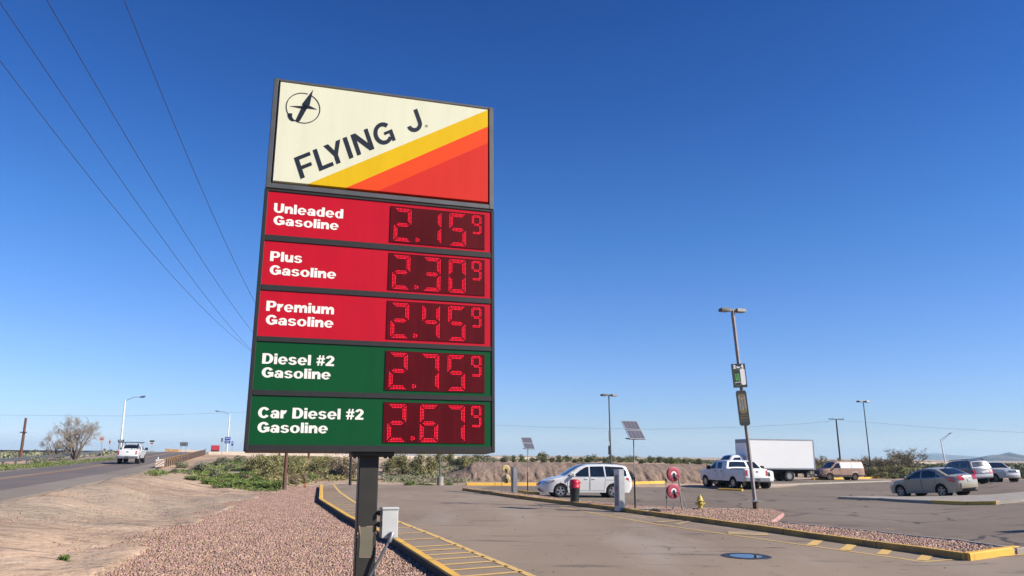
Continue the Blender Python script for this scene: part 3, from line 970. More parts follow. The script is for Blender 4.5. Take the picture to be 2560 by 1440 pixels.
def heavy_glyph(ch):
    """(width, shapes) of a heavy sans letter in cap heights: q = quad list, r = ring arc"""
    S = lambda x0, x1, y0, y1: ('q', [(x0, y0), (x1, y0), (x1, y1), (x0, y1)])
    Rg = lambda cx, cy, rx, ry, tx, ty, a0=0, a1=360: ('r', cx, cy, rx, ry, tx, ty, a0, a1)
    Q = lambda *p: ('q', list(p))
    G = {
        'U': (.80, [S(0, .26, .36, 1), S(.54, .80, .36, 1), Rg(.40, .37, .40, .385, .26, .19, 180, 360)]),
        'n': (.66, [S(0, .235, 0, .74), S(.425, .66, 0, .46), Rg(.40, .44, .26, .315, .235, .16, 0, 180)]),
        'm': (1.03, [S(0, .23, 0, .74), S(.40, .63, 0, .46), S(.80, 1.03, 0, .46), Rg(.385, .44, .245, .315, .23, .15, 0, 180), Rg(.785, .44, .245, .315, .23, .15, 0, 180)]),
        'l': (.235, [S(0, .235, 0, 1)]), 'i': (.235, [S(0, .235, 0, .74), S(0, .235, .82, 1)]),
        'e': (.72, [Rg(.36, .365, .36, .385, .225, .15, 0, 322), S(.15, .72, .30, .41)]),
        'a': (.68, [Rg(.26, .22, .26, .235, .20, .12), S(.43, .665, 0, .47), Rg(.345, .46, .32, .295, .235, .15, 0, 168), S(.24, .5, .33, .44)]),
        'd': (.68, [Rg(.32, .365, .32, .385, .225, .15), S(.445, .68, 0, 1)]),
        's': (.64, [Rg(.32, .525, .305, .225, .225, .13, 12, 270), Rg(.32, .215, .32, .23, .225, .135, 90, -172)]),
        'o': (.74, [Rg(.37, .365, .37, .385, .24, .155)]),
        'u': (.66, [S(0, .235, .28, .74), S(.425, .66, 0, .74), Rg(.27, .30, .27, .315, .235, .16, 180, 360)]),
        'r': (.47, [S(0, .235, 0, .74), Rg(.42, .40, .30, .35, .24, .20, 80, 180)]),
        'G': (.88, [Rg(.44, .5, .44, .515, .27, .20, 32, 330), S(.45, .88, .36, .55), S(.64, .88, .10, .5)]),
        'C': (.86, [Rg(.44, .5, .44, .515, .27, .20, 34, 326)]),
        'P': (.77, [S(0, .27, 0, 1), S(.2, .45, .83, 1), S(.2, .45, .35, .52), Rg(.45, .675, .32, .325, .26, .17, -90, 90)]),
        'D': (.83, [S(0, .27, 0, 1), S(.2, .38, .82, 1), S(.2, .38, 0, .18), Rg(.38, .5, .45, .5, .27, .18, -90, 90)]),
        '#': (.66, [Q((.08, 0), (.21, 0), (.33, 1), (.20, 1)), Q((.34, 0), (.47, 0), (.59, 1), (.46, 1)), S(0, .64, .25, .40), S(.02, .66, .60, .75)]),
        '2': (.66, [Rg(.33, .69, .33, .32, .25, .17, 172, -28), Q((0, 0), (.66, 0), (.66, .19), (0, .19)), Q((0, .15), (.36, .18), (.655, .60), (.38, .62))]),
        ' ': (.30, []),
    }
    return G[ch]

def heavy_text(s, m, x, y, w, h, z, parent, thick=.002):
    adv, x0 = [], 0
    for ch in s:
        adv.append(x0)
        x0 += heavy_glyph(ch)[0] + .065
    sx = w / (x0 - .065)
    mb = MB()
    k = 0
    for ch, ax in zip(s, adv):
        for sh in heavy_glyph(ch)[1]:
            k += 1
            zz = z + thick + (k % 7) * .00012
            T = lambda p: (x + (ax + p[0]) * sx, y + p[1] * h, zz)
            if sh[0] == 'q':
                mb.add([T(p) for p in sh[1]], [(0, 1, 2, 3)])
            else:
                _, cx, cy, rx, ry, tx, ty, a0, a1 = sh
                n = 22
                o_ = [(cx + rx * math.cos(R_(a0 + (a1 - a0) * i / n)), cy + ry * math.sin(R_(a0 + (a1 - a0) * i / n))) for i in range(n + 1)]
                i_ = [(cx + (rx - tx) * math.cos(R_(a0 + (a1 - a0) * i / n)), cy + (ry - ty) * math.sin(R_(a0 + (a1 - a0) * i / n))) for i in range(n + 1)]
                mb.add([T(p) for p in o_ + i_], [(i, i + 1, n + 2 + i, n + 1 + i) for i in range(n)])
    return mb.build('lettering', m, parent)

def build_sign():
    # post, mounting plate, cabinets
    p = MB().cbox(1.312, 1.545, -4.2, -.02, -.41, -.177, .012)
    post = p.build('post', M['postblack'], sign)
    MB().prism([(1.352, -1.185), (1.508, -1.185), (1.503, -1.0), (1.512, -.9), (1.520, -.852), (1.345, -.852), (1.353, -.92), (1.358, -1.05)], -.177, -.174).build('repair_patch', M['patch'], post)
    mb = MB()
    for poly in ([(1.335, -.838), (1.352, -.84), (1.363, -.93), (1.357, -.95)], [(1.503, -.93), (1.51, -.9), (1.524, -.852), (1.508, -.848)], [(1.42, -.846), (1.5, -.843), (1.5, -.852), (1.42, -.853)],
                 [(1.32, -.915), (1.335, -.912), (1.336, -.935), (1.322, -.94)], [(1.32, -.96), (1.327, -.96), (1.327, -.975), (1.32, -.972)], [(1.535, -.91), (1.544, -.91), (1.544, -.94), (1.535, -.93)], [(1.35, -1.19), (1.36, -1.185), (1.5, -1.188), (1.49, -1.197)]):
        mb.prism(poly, -.177, -.1735)
    mb.build('bare_patch', M['chip'], post)
    mb = MB().cbox(1.207, 1.712, -.045, 0, -.45, -.06, .006)
    for x in (1.25, 1.30, 1.61, 1.67):
        mb.lathe([(.02, 0), (.02, .03)], 8, Matrix.Translation((x, -.072, -.1)) @ Matrix.Rotation(R_(-90), 4, 'X'))
    mb.build('mounting_plate', M['postblack'], sign)
    cab = MB().box(0.004, SWD - .002, 0, SPL - .006, -.45, -.03)
    cab.build('price_cabinet', M['gunmetal'], sign)
    MB().box(.012, SWD - .01, SPL, SHT - .003, -.45, -.055).build('logo_cabinet', M['framegrey'], sign)
    # retainer frames
    fr = MB()
    fr.prism([(0, 0), (SWD, 0), (SWD, SPL), (0, SPL)], -.06, -.032)
    for a in ((0, .048, 0, SPL), (2.9, SWD, 0, SPL), (.048, 2.9, SPL - .035, SPL), (.048, 2.9, 2.508, 2.588), (.048, 2.9, 1.884, 1.957), (.048, 2.9, 1.26, 1.325), (.048, 2.9, .626, .692)):
        fr.cbox(a[0], a[1], a[2], a[3], -.032, .0, .006)
    fr.prism([(0, 0), (SWD, 0), (2.9, .07), (.048, .07)], -.032, -.006)
    fr.build('price_frame', M['gunmetal'], sign)
    tf = MB()
    for a in ((.006, .066, SPL + .004, SHT), (2.872, 2.935, SPL + .004, SHT), (.066, 2.872, SHT - .034, SHT), (.066, 2.872, SPL + .004, SPL + .07)):
        tf.cbox(a[0], a[1], a[2], a[3], -.055, .012, .006)
    rn = random.Random(2)
    for i in range(7):
        x = .25 + i * .4 + rn.uniform(-.05, .05)
        tf.cbox(x, x + .012, SHT - .02, SHT + .003, -.03, .008, .002)
    tf.build('logo_frame', M['framegrey'], sign)
    # pan-formed logo face with its stripes
    x0, x1, y0, y1, zf, zb, e = .078, 2.862, 3.272, 4.668, .03, -.05, .014
    A_, B_, C_ = (.515, y0), (.985, y0), (1.385, y0)
    mb = MB()
    def slab(poly, k):
        mb.mat(k)
        n = len(poly)
        mb.add([(x, y, zf) for x, y in poly], [tuple(range(n))])
    slab([(x0 + e, y0 + e), A_[:1] + (y0 + e,), (x1 - e, y1 - e), (x0 + e, y1 - e)], 0)
    slab([(A_[0], y0 + e), (B_[0], y0 + e), (x1 - e, 4.40), (x1 - e, y1 - e)], 1)
    slab([(B_[0], y0 + e), (C_[0], y0 + e), (x1 - e, 4.15), (x1 - e, 4.40)], 2)
    slab([(C_[0], y0 + e), (x1 - e, y0 + e), (x1 - e, 4.15)], 3)
    def rim(p, q, o1, o2, k):
        mb.mat(k).add([(p[0], p[1], zf), (q[0], q[1], zf), (o2[0], o2[1], zb), (o1[0], o1[1], zb)], [(0, 1, 2, 3)])
    rim((x0 + e, y1 - e), (x0 + e, y0 + e), (x0, y1), (x0, y0), 0)
    rim((x0 + e, y1 - e), (x1 - e, y1 - e), (x0, y1), (x1, y1), 0)
    for a, b, k in ((x0, A_[0], 0), (A_[0], B_[0], 1), (B_[0], C_[0], 2), (C_[0], x1, 3)):
        aa, bb = max(a, x0 + e), min(b, x1 - e)
        rim((aa, y0 + e), (bb, y0 + e), (a, y0), (b, y0), k)
    for a, b, k in ((y1, 4.40, 1), (4.40, 4.15, 2), (4.15, y0, 3)):
        aa, bb = min(a, y1 - e), max(b, y0 + e)
        rim((x1 - e, aa), (x1 - e, bb), (x1, a), (x1, b), k)
    face = mb.build('logo_panel', [M['cream'], M['signyellow'], M['signorange'], M['signred']], sign)
    z = zf + .001
    # FLYING J along the stripe
    an = math.atan2(4.653 - 3.294, 2.86 - .556)
    ca, sa = math.cos(an), math.sin(an)
    def tl(a, b):
        a += .185 * b
        return (.422 + a * ca - b * sa, 3.340 + a * sa + b * ca)
    def letter(polys):
        mb = MB()
        for pl in polys:
            mb.prism([tl(*q) for q in pl], z, z + .003)
        mb.build('lettering', M['ink'], face)
    def arc(ca_, cb, ra, rb, t, a0, a1, n=24):
        pts = [(ca_ + ra * math.cos(R_(a0 + (a1 - a0) * i / n)), cb + rb * math.sin(R_(a0 + (a1 - a0) * i / n))) for i in range(n + 1)]
        pin = [(ca_ + (ra - t) * math.cos(R_(a0 + (a1 - a0) * i / n)), cb + (rb - t) * math.sin(R_(a0 + (a1 - a0) * i / n))) for i in range(n + 1)]
        return [[pts[i], pts[i + 1], pin[i + 1], pin[i]] for i in range(n)]
    letter([[(0, 0), (.055, 0), (.055, .11), (.19, .11), (.19, .157), (.055, .157), (.055, .24), (.214, .24), (.214, .289), (0, .289)]])
    letter([[(.258, 0), (.457, 0), (.457, .051), (.314, .051), (.314, .291), (.258, .291)]])
    letter([[(.407, .291), (.470, .291), (.5265, .178), (.583, .291), (.646, .291), (.553, .115), (.553, 0), (.497, 0), (.497, .115)]])
    letter([[(.68, 0), (.737, 0), (.737, .292), (.68, .292)]])
    letter([[(.794, 0), (.848, 0), (.848, .195), (.978, 0), (1.040, 0), (1.040, .292), (.986, .292), (.986, .100), (.858, .292), (.794, .292)]])
    letter(arc(1.224, .147, .135, .152, .055, 38, 318) + [[(1.235, .118), (1.357, .118), (1.357, .0), (1.318, .0), (1.308, .072), (1.235, .072)][:2] + [(1.357, .158), (1.235, .158)], [(1.312, .0), (1.357, .0), (1.357, .1178), (1.306, .1178)]])
    letter(arc(1.680, .105, .110, .108, .055, 0, -180, 16) + [[(1.735, .105), (1.79, .105), (1.79, .291), (1.735, .291)]])
    text_mesh('®', M['ink'], 1.975, 4.268, .04, .04, z, 0, face)
    # emblem: a ring with a plane that ends in a J hook
    mb = MB()
    cx, cy, ra, rb = .391, 4.322, .2145, .217
    ring = []
    for a0, a1 in ((70, -128), (-138, -205), (-208, -283)):
        n = 26
        o_, i_ = [], []
        for i in range(n + 1):
            a = R_(a0 + (a1 - a0) * i / n)
            o_.append((cx + ra * math.cos(a), cy + rb * math.sin(a), z + .003))
            i_.append((cx + (ra - .011) * math.cos(a), cy + (rb - .011) * math.sin(a), z + .003))
        mb.add(o_ + i_, [(i, i + 1, n + 2 + i, n + 1 + i) for i in range(n)])
    P = lambda pts: mb.prism(pts, z, z + .003)
    P([(.499, 4.601), (.468, 4.372), (.40, 4.335), (.372, 4.374)])
    P([(.222, 4.325), (.385, 4.352), (.44, 4.352), (.42, 4.30), (.36, 4.312)])
    P([(.566, 4.325), (.455, 4.372), (.38, 4.374), (.40, 4.318), (.44, 4.322)])
    P([(.380, 4.352), (.452, 4.352), (.362, 4.135), (.345, 4.122), (.322, 4.118), (.306, 4.133)])
    P([(.205, 4.222), (.262, 4.228), (.262, 4.185), (.275, 4.155), (.298, 4.135), (.285, 4.117), (.255, 4.12), (.225, 4.145), (.208, 4.18)])
    mb.build('emblem', M['ink'], face)
    # price rows
    rows = [('crimson', 2.588, 3.155, 'Unleaded', 'Gasoline', '2.159', 3.110, 2.621, .838), ('crimson', 1.957, 2.508, 'Plus', 'Gasoline', '2.309', 2.474, 1.99, .375),
            ('crimson', 1.325, 1.884, 'Premium', 'Gasoline', '2.459', 1.847, 1.363, .788), ('green', .692, 1.26, 'Diesel #2', 'Gasoline', '2.759', 1.215, .731, .822),
            ('green', .07, .626, 'Car Diesel #2', 'Gasoline', '2.679', .586, .105, 1.195)]
    tops = [2.881, 2.255, 1.634, .999, .371]
    bots = [2.722, 2.085, 1.468, .839, .207]
    for (cn, a, b, t1, t2, price, dt, db, w1), tb, bb in zip(rows, tops, bots):
        pn = MB().box(.046, 2.902, a - .002, b + .002, -.031, -.014).build('price_panel', M[cn], sign)
        pn['label'] = ('red' if cn == 'crimson' else 'green') + ' panel reading ' + t1 + ' ' + t2
        x = .127
        heavy_text(t1, M['white_text'], x, tb, w1, .124, -.0139, pn)
        heavy_text(t2, M['white_text'], x + .006, bb, .783, .118, -.0139, pn)
        ds = MB().box(1.56, 2.81, db, dt, -.0145, -.004)
        dsp = ds.build('price_display', M['led_panel'], sign)
        leds(price, dsp, db, dt)

SEG = {'0': 'abcdef', '1': 'bc', '2': 'abged', '3': 'abgcd', '4': 'fgbc', '5': 'afgcd', '6': 'afgedc', '7': 'abc', '8': 'abcdefg', '9': 'abcfgd'}
def leds(price, parent, db, dt):
    """lit diodes of one display: rows of small dots along seven slanted-end segments per digit"""
    def digit(ch, x, ytop, w, h, pt, rows, out):
        nx = int(round(w / pt)); ny = int(round(h / 2 / pt))
        for sname in SEG[ch]:
            for r in range(rows):
                cut = r if rows > 2 else 0
                if sname in 'ad':
                    y = ytop - r * pt if sname == 'a' else ytop - h + r * pt
                    for i in range(cut + 1, nx - cut): out.append((x + i * pt, y))
                elif sname == 'g':
                    y = ytop - h / 2 + (r - (rows - 1) / 2) * pt
                    k = abs(r - (rows - 1) / 2)
                    for i in range(2 + int(k), nx - 1 - int(k)): out.append((x + i * pt, y))
                else:
                    xx = x + nx * pt - r * pt if sname in 'bc' else x + r * pt
                    for j in range(1 + cut, ny - (cut if rows > 2 and r else 0)):
                        y = ytop - j * pt if sname in 'bf' else ytop - h / 2 - (ny - j) * pt + 0
                        out.append((xx, y))
    h = .436; yt = dt - .028
    r = .0062
    def make(nm, out):
        mb = MB()
        for x, y in out:
            mb.add([(x - r, y, -.001), (x, y - r, -.001), (x + r, y, -.001), (x, y + r, -.001), (x, y, .002)], [(0, 1, 4), (1, 2, 4), (2, 3, 4), (3, 0, 4)])
        mb.build(nm, M['led'], parent)
    for ch, x, w, hh, pt, rows in ((price[0], 1.612, .205, h, .0178, 3), (price[2], 2.005, .21, h, .0178, 3), (price[3], 2.337, .215, h, .0178, 3), (price[4], 2.64, .122, .25, .0172, 2)):
        out = []
        digit(ch, x, yt, w, hh, pt, rows, out)
        make('digit', out)
    out = [(1.914, db + .055)]
    for k in range(10):
        a = 2 * math.pi * k / 10
        if k % 3 != 2:
            out.append((1.914 + .022 * math.cos(a), db + .055 + .022 * math.sin(a)))
    make('decimal_point', out)
build_sign()

def sign_box():
    """grey cabinet on stand-off brackets beside the post, with its conduit"""
    bx = MB().cbox(1.60, 1.79, -.985, -.655, -.36, -.14, .006)
    b = bx.build('electrical_box', M['greybox'], sign)
    MB().cbox(1.596, 1.796, -.665, -.635, -.37, -.128, .006).build('lid', M['greybox'], b)
    mb = MB()
    for y in (-.70, -.83):
        mb.cbox(1.545, 1.60, y - .022, y + .022, -.17, -.15, .003)
        mb.cbox(1.57, 1.585, y - .03, y + .03, -.34, -.12, .003)
        mb.cbox(1.545, 1.60, y - .022, y + .022, -.34, -.32, .003)
    mb.build('bracket', M['gunmetal'], sign)
    c = MB()
    c.tube([(1.71, -.935, -.14), (1.71, -.94, -.08), (1.703, -.97, -.07), (1.68, -1.02, -.075)], .026, 10)
    c.tube([(1.675, -1.02, -.075), (1.60, -1.17, -.09), (1.53, -1.30, -.115), (1.47, -1.42, -.125), (1.44, -1.52, -.135), (1.435, -1.8, -.135), (1.435, -4.1, -.135)], .017, 10)
    c.build('conduit', M['silver'], sign, smooth=50)
sign_box()

# ------------------------------------------------------------------ vehicles
# local axes: the vehicle faces -X, its driver's side is -Y, z = 0 on the ground
def catmull(pts, n=4):
    out = []
    P = [Vector(p) for p in pts]
    for i in range(len(P) - 1):
        p0, p1, p2, p3 = P[max(i - 1, 0)], P[i], P[i + 1], P[min(i + 2, len(P) - 1)]
        for k in range(n):
            t = k / n
            # limited tangents keep straight runs straight
            m1 = (p2 - p0) * .5; m2 = (p3 - p1) * .5
            L = (p2 - p1).length
            if m1.length > L: m1 = m1 * (L / m1.length)
            if m2.length > L: m2 = m2 * (L / m2.length)
            t2, t3 = t * t, t * t * t
            out.append((2 * t3 - 3 * t2 + 1) * p1 + (t3 - 2 * t2 + t) * m1 + (-2 * t3 + 3 * t2) * p2 + (t3 - t2) * m2)
    out.append(P[-1])
    return [tuple(p) for p in out]

class Car:
    def __init__(s, L, Wd, belt, roof, top, zb, wheels, wr, tumble=.16, rnd_=.09, nose=.16, tailr=.10, track=None):
        """top: outline points (x, z) from the front bumper over the roof to the rear bumper"""
        s.L, s.W, s.belt, s.roof, s.zb, s.wheels, s.wr = L, Wd, belt, roof, zb, wheels, wr
        s.tumble, s.r, s.nose, s.tailr = tumble, rnd_, nose, tailr
        s.top = catmull(top, 4)
        s.ntop = 4
        s.track = track or Wd - .26
        ar = wr + .065
        bot = []
        for wx, in [(w,) for w in sorted(wheels, reverse=True)]:
            a0 = math.asin(max(-1, min(1, (zb - wr) / ar)))
            for k in range(13):
                a = a0 + (math.pi - 2 * a0) * k / 12
                bot.append((wx + ar * math.cos(a), wr + ar * math.sin(a)))
        s.outline = s.top + [(top[-1][0] - .05, zb)] + bot + [(top[0][0] + .05, zb)]
        s.T = np.array(s.top)
    def hw(s, x, z):
        x = np.asarray(x, float); z = np.asarray(z, float)
        h = s.W / 2 - s.tumble * np.clip((z - s.belt) / (s.roof - s.belt), 0, 1.2) ** 1.15
        h = h - .05 * np.clip((s.belt * .75 - z) / s.belt, 0, 1)
        h = h - .02 * np.clip(1 - np.abs(z - s.belt * .72) / .5, 0, 1) * 0
        h = h - s.nose * np.clip(1 - x / .8, 0, 1) ** 2 - s.tailr * np.clip(1 - (s.L - x) / .6, 0, 1) ** 2
        # rounding towards the top outline
        T = s.T
        a, b = T[:-1], T[1:]
        d = b - a
        P = np.stack([x, z], -1)[..., None, :]
        t = np.clip(((P - a) * d).sum(-1) / np.maximum((d * d).sum(-1), 1e-9), 0, 1)
        q = a + d * t[..., None]
        dist = np.sqrt(((P - q) ** 2).sum(-1)).min(-1)
        k = np.clip(1 - dist / s.r, 0, 1)
        return h - s.r * .8 * (1 - np.sqrt(np.maximum(0, 1 - k * k)))
    def side_bm(s, poly, step=.07):
        bm = bmesh.new()
        f = bm.faces.new([bm.verts.new((x, 0, z)) for x, z in poly])
        xs = [p[0] for p in poly]; zs = [p[1] for p in poly]
        for ax, lo, hi in ((0, min(xs), max(xs)), (2, min(zs), max(zs))):
            n = max(1, int((hi - lo) / step))
            for i in range(1, n):
                co = [0, 0, 0]; no = [0, 0, 0]
                co[ax] = lo + (hi - lo) * i / n + .0003; no[ax] = 1
                bmesh.ops.bisect_plane(bm, geom=bm.verts[:] + bm.edges[:] + bm.faces[:], plane_co=co, plane_no=no)
        bmesh.ops.triangulate(bm, faces=[f for f in bm.faces if len(f.verts) > 4])
        return bm
    def bulge(s, x):
        """how far the ends swell forward / back at the middle of the vehicle"""
        return -.13 * np.clip(1 - x / .9, 0, 1) + .07 * np.clip(1 - (s.L - x) / .7, 0, 1)
    def body(s, paint, parent, name='body', under=None):
        mb = MB()
        bm = s.side_bm(s.outline)
        bm.verts.index_update()
        V = np.array([v.co[:] for v in bm.verts])
        F = [tuple(v.index for v in f.verts) for f in bm.faces]
        bm.free()
        h = s.hw(V[:, 0], V[:, 2])
        for sg in (-1, 1):
            mb.add([(x, sg * y, z) for x, y, z in zip(V[:, 0], h, V[:, 2])], F)
        O = s.outline
        n = len(O)
        # keep the strip glued to the side rim: use every rim vertex the cuts made
        NY = 9
        ox = np.array([p[0] for p in O]); oz = np.array([p[1] for p in O])
        oh = s.hw(ox, oz)
        rows = []
        for i in range(n):
            topi = i < len(s.top)
            row = []
            for j in range(NY):
                t = -1 + 2 * j / (NY - 1)
                y = oh[i] * t
                bx = float(s.bulge(ox[i])) * (1 - t * t) if topi else 0
                bz = .035 * (1 - t * t) if topi and oz[i] > s.belt * .9 else 0
                row.append((ox[i] + bx, y, oz[i] + bz))
            rows.append(row)
        vs = [v for r in rows for v in r]
        for i in range(n):
            k = (i + 1) % n
            mb.mat(0 if i < len(s.top) - 1 else 1)
            fs = [(i * NY + j, i * NY + j + 1, k * NY + j + 1, k * NY + j) for j in range(NY - 1)]
            b = len(mb.v)
            mb.f += [tuple(q + b for q in f) for f in fs]
            mb.m += [mb.k] * len(fs)
        mb.v += vs
        mb.mat(1)
        for wx in s.wheels:
            for yy in (-(s.track / 2 - .24), s.track / 2 - .24):
                mb.lathe([(0, 0), (s.wr + .10, 0)], 20, Matrix.Translation((wx, yy, s.wr + .03)) @ Matrix.Rotation(R_(90), 4, 'X'), full=False)
        me = mb.mesh(name, [paint, under or M['under']])
        bm = bmesh.new(); bm.from_mesh(me)
        bmesh.ops.remove_doubles(bm, verts=bm.verts[:], dist=.002)
        bmesh.ops.recalc_face_normals(bm, faces=bm.faces[:])
        bm.to_mesh(me); bm.free()
        me.shade_smooth(); me.set_sharp_from_angle(angle=R_(42))
        o = bpy.data.objects.new(name, me)
        COL.objects.link(o); o.parent = parent
        return o
    def patch(s, name, poly, m, parent, sides=(-1, 1), off=.006, rim=None, rimw=.03, label=None):
        """a piece lying on the body side: glass, lamp, door, trim"""
        out = []
        for sg in sides:
            mb = MB()
            bm = s.side_bm(poly, .12)
            bm.verts.index_update()
            V = np.array([v.co[:] for v in bm.verts]); F = [tuple(v.index for v in f.verts) for f in bm.faces]
            bm.free()
            h = s.hw(V[:, 0], V[:, 2]) + off
            mb.add([(x, sg * y, z) for x, y, z in zip(V[:, 0], h, V[:, 2])], F)
            if rim is not None:
                mb.mat(1)
                n = len(poly)
                cx = sum(p[0] for p in poly) / n; cz = sum(p[1] for p in poly) / n
                P = [Vector(p) for p in poly]
                for i in range(n):
                    a, b = P[i], P[(i + 1) % n]
                    k = max(1, int((b - a).length / .15))
                    for q in range(k):
                        p0, p1 = a.lerp(b, q / k), a.lerp(b, (q + 1) / k)
                        c = Vector((cx, cz))
                        i0, i1 = p0 + (c - p0).normalized() * rimw, p1 + (c - p1).normalized() * rimw
                        qs = [p0, p1, i1, i0]
                        hh = s.hw([v.x for v in qs], [v.y for v in qs]) + off + .003
                        mb.add([(v.x, sg * y, v.y) for v, y in zip(qs, hh)], [(0, 1, 2, 3)])
            me = mb.mesh(name, [m, rim or m])
            me.shade_smooth(); me.set_sharp_from_angle(angle=R_(40))
            o = bpy.data.objects.new(name, me)
            COL.objects.link(o); o.parent = parent
            if label: o['label'] = label
            out.append(o)
        return out
    def over(s, name, i0, i1, m, parent, y0=-.9, y1=.9, off=.012, a=0.0, b=1.0, taper=0.0, NY=8):
        """a piece lying across the vehicle on the top outline between control points i0..i1 (windscreen, rear glass, lamps)"""
        pts = s.top[i0 * 4:i1 * 4 + 1]
        P = [Vector(p) for p in pts]
        L = [0]
        for p, q in zip(P[:-1], P[1:]): L.append(L[-1] + (q - p).length)
        def pos(t):
            d = t * L[-1]
            for k in range(len(P) - 1):
                if d <= L[k + 1] or k == len(P) - 2:
                    f = (d - L[k]) / max(1e-6, L[k + 1] - L[k])
                    return P[k].lerp(P[k + 1], f), (P[k + 1] - P[k]).normalized()
        mb = MB()
        N = 8
        vs = []
        for i in range(N + 1):
            t = a + (b - a) * i / N
            p, d = pos(t)
            nrm = Vector((-d.y, d.x))
            h = float(s.hw(p.x, p.y))
            k = 1 - taper * i / N
            for j in range(NY + 1):
                f = (y0 + (y1 - y0) * j / NY) * k
                bx = float(s.bulge(p.x)) * (1 - f * f)
                bz = .035 * (1 - f * f) if p.y > s.belt * .9 else 0
                vs.append((p.x + bx + nrm.x * off, h * f, p.y + bz + nrm.y * off))
        mb.add(vs, [(i * (NY + 1) + j, i * (NY + 1) + j + 1, (i + 1) * (NY + 1) + j + 1, (i + 1) * (NY + 1) + j) for i in range(N) for j in range(NY)])
        return mb.build(name, m, parent, smooth=60)
    def wheels_(s, parent, rim, wdt=.22, spokes=5, rr=.68):
        for wx in s.wheels:
            for sg in (-1, 1):
                wheel(parent, wx, sg * (s.track / 2), s.wr, wdt, sg, rim, spokes, rr)
    def mirror(s, x, z, m, parent, big=1.0):
        for sg in (-1, 1):
            y = float(s.hw(x, z))
            mb = MB()
            mb.cbox(x - .05 * big, x + .07 * big, min(sg * (y + .06), sg * (y + .06 + .17 * big)), max(sg * (y + .06), sg * (y + .06 + .17 * big)), z - .02, z + .16 * big, .03)
            mb.cbox(x - .03, x + .03, min(sg * (y - .03), sg * (y + .07)), max(sg * (y - .03), sg * (y + .07)), z, z + .05, .01)
            mb.build('mirror', m, parent)
    def seams(s, lines, parent, name='panel_seam'):
        """thin dark gaps round the doors, on both sides"""
        mb = MB()
        for pl in lines:
            for sg in (-1, 1):
                for p, q in zip(pl[:-1], pl[1:]):
                    p, q = Vector(p), Vector(q)
                    k = max(1, int((q - p).length / .12))
                    nn = (q - p).normalized(); nn = Vector((-nn.y, nn.x)) * .009
                    for i in range(k):
                        a, b = p.lerp(q, i / k), p.lerp(q, (i + 1) / k)
                        qs = [a - nn, b - nn, b + nn, a + nn]
                        hh = s.hw([v.x for v in qs], [v.y for v in qs]) + .003
                        mb.add([(v.x, sg * y, v.y) for v, y in zip(qs, hh)], [(0, 1, 2, 3)])
        return mb.build(name, M['seam'], parent)
    def door(s, poly, m, parent, handle, hm=None):
        for sg in (-1, 1):
            d, = s.patch('door', poly, m, parent, sides=(sg,), off=.005, rim=M['seam'], rimw=.014)
            if handle:
                x, z = handle
                y = float(s.hw(x, z))
                mb = MB()
                mb.cbox(x - .09, x + .09, min(sg * y, sg * (y + .04)), max(sg * y, sg * (y + .04)), z - .02, z + .02, .008)
                mb.build('handle', hm or m, d)

def wheel(parent, x, y, r, w, sg, rim, spokes=5, rr=.68):
    R = Matrix.Translation((x, y, r)) @ Matrix.Rotation(R_(-90 * sg), 4, 'X')      # local +z points outwards
    mb = MB()
    mb.lathe([(r * rr, -w / 2), (r * .93, -w / 2), (r, -w * .36), (r, w * .36), (r * .93, w / 2), (r * rr, w / 2 - .015), (r * rr * .98, 0)], 28, R, full=False)
    t = mb.build('wheel', M['rubber'], parent, smooth=35)
    mb = MB()
    q = r * rr
    mb.lathe([(q, w / 2 - .01), (q * .92, w / 2 - .012), (q * .88, w / 2 - .06)], 28, R, full=False)
    mb.lathe([(.0, w / 2 - .02), (q * .2, w / 2 - .02), (q * .26, w / 2 - .05)], 14, R, full=False)
    for k in range(spokes):
        a = 2 * math.pi * (k + .25) / spokes
        c, s_ = math.cos(a), math.sin(a)
        p = [(q * .15, -q * .17), (q * .92, -q * .20), (q * .92, q * .20), (q * .15, q * .17)]
        mb.prism([(c * u - s_ * v, s_ * u + c * v) for u, v in p], w / 2 - .05, w / 2 - .022, R)
    o = mb.build('rim', rim, t, smooth=35)
    mb = MB().mat(0)
    mb.lathe([(0, w / 2 - .065), (q * .9, w / 2 - .065)], 20, R, full=False)
    mb.build('brake_disc', M['under'], t)

def spot(px, py, h):
    """matrix standing a vehicle on the terrain at the pixel, facing the plan direction h"""
    p = at(px, py)
    return p, math.atan2(h[1], h[0]) + math.pi

def place(name, p, rz, off, label, cat, group=None, sc=1.0):
    """off = local point of the vehicle that stands at p; the root follows the slope of the ground"""
    c, s_ = math.cos(rz), math.sin(rz)
    o = Vector((p.x - (off[0] * c - off[1] * s_), p.y - (off[0] * s_ + off[1] * c), 0))
    f = lambda x, y: float(gz(o.x + x * c - y * s_, o.y + x * s_ + y * c))
    z0, zx, zy = f(off[0], off[1]), f(off[0] + 1.5, off[1]), f(off[0], off[1] + 1.0)
    ax = Vector((1.5, 0, zx - z0)).normalized()
    ay = Vector((0, 1.0, zy - z0)).normalized()
    az = ax.cross(ay).normalized(); ay = az.cross(ax)
    R3 = Matrix((ax, ay, az)).transposed().to_4x4()
    lift = .012 if not label.startswith('white pickup with dark') else .062
    mw = Matrix.Translation((p.x, p.y, z0 + lift)) @ Matrix.Rotation(rz, 4, 'Z') @ R3 @ Matrix.Scale(sc, 4) @ Matrix.Translation((-off[0], -off[1], 0))
    return empty(name, None, 0, label, cat, group, mw=mw)

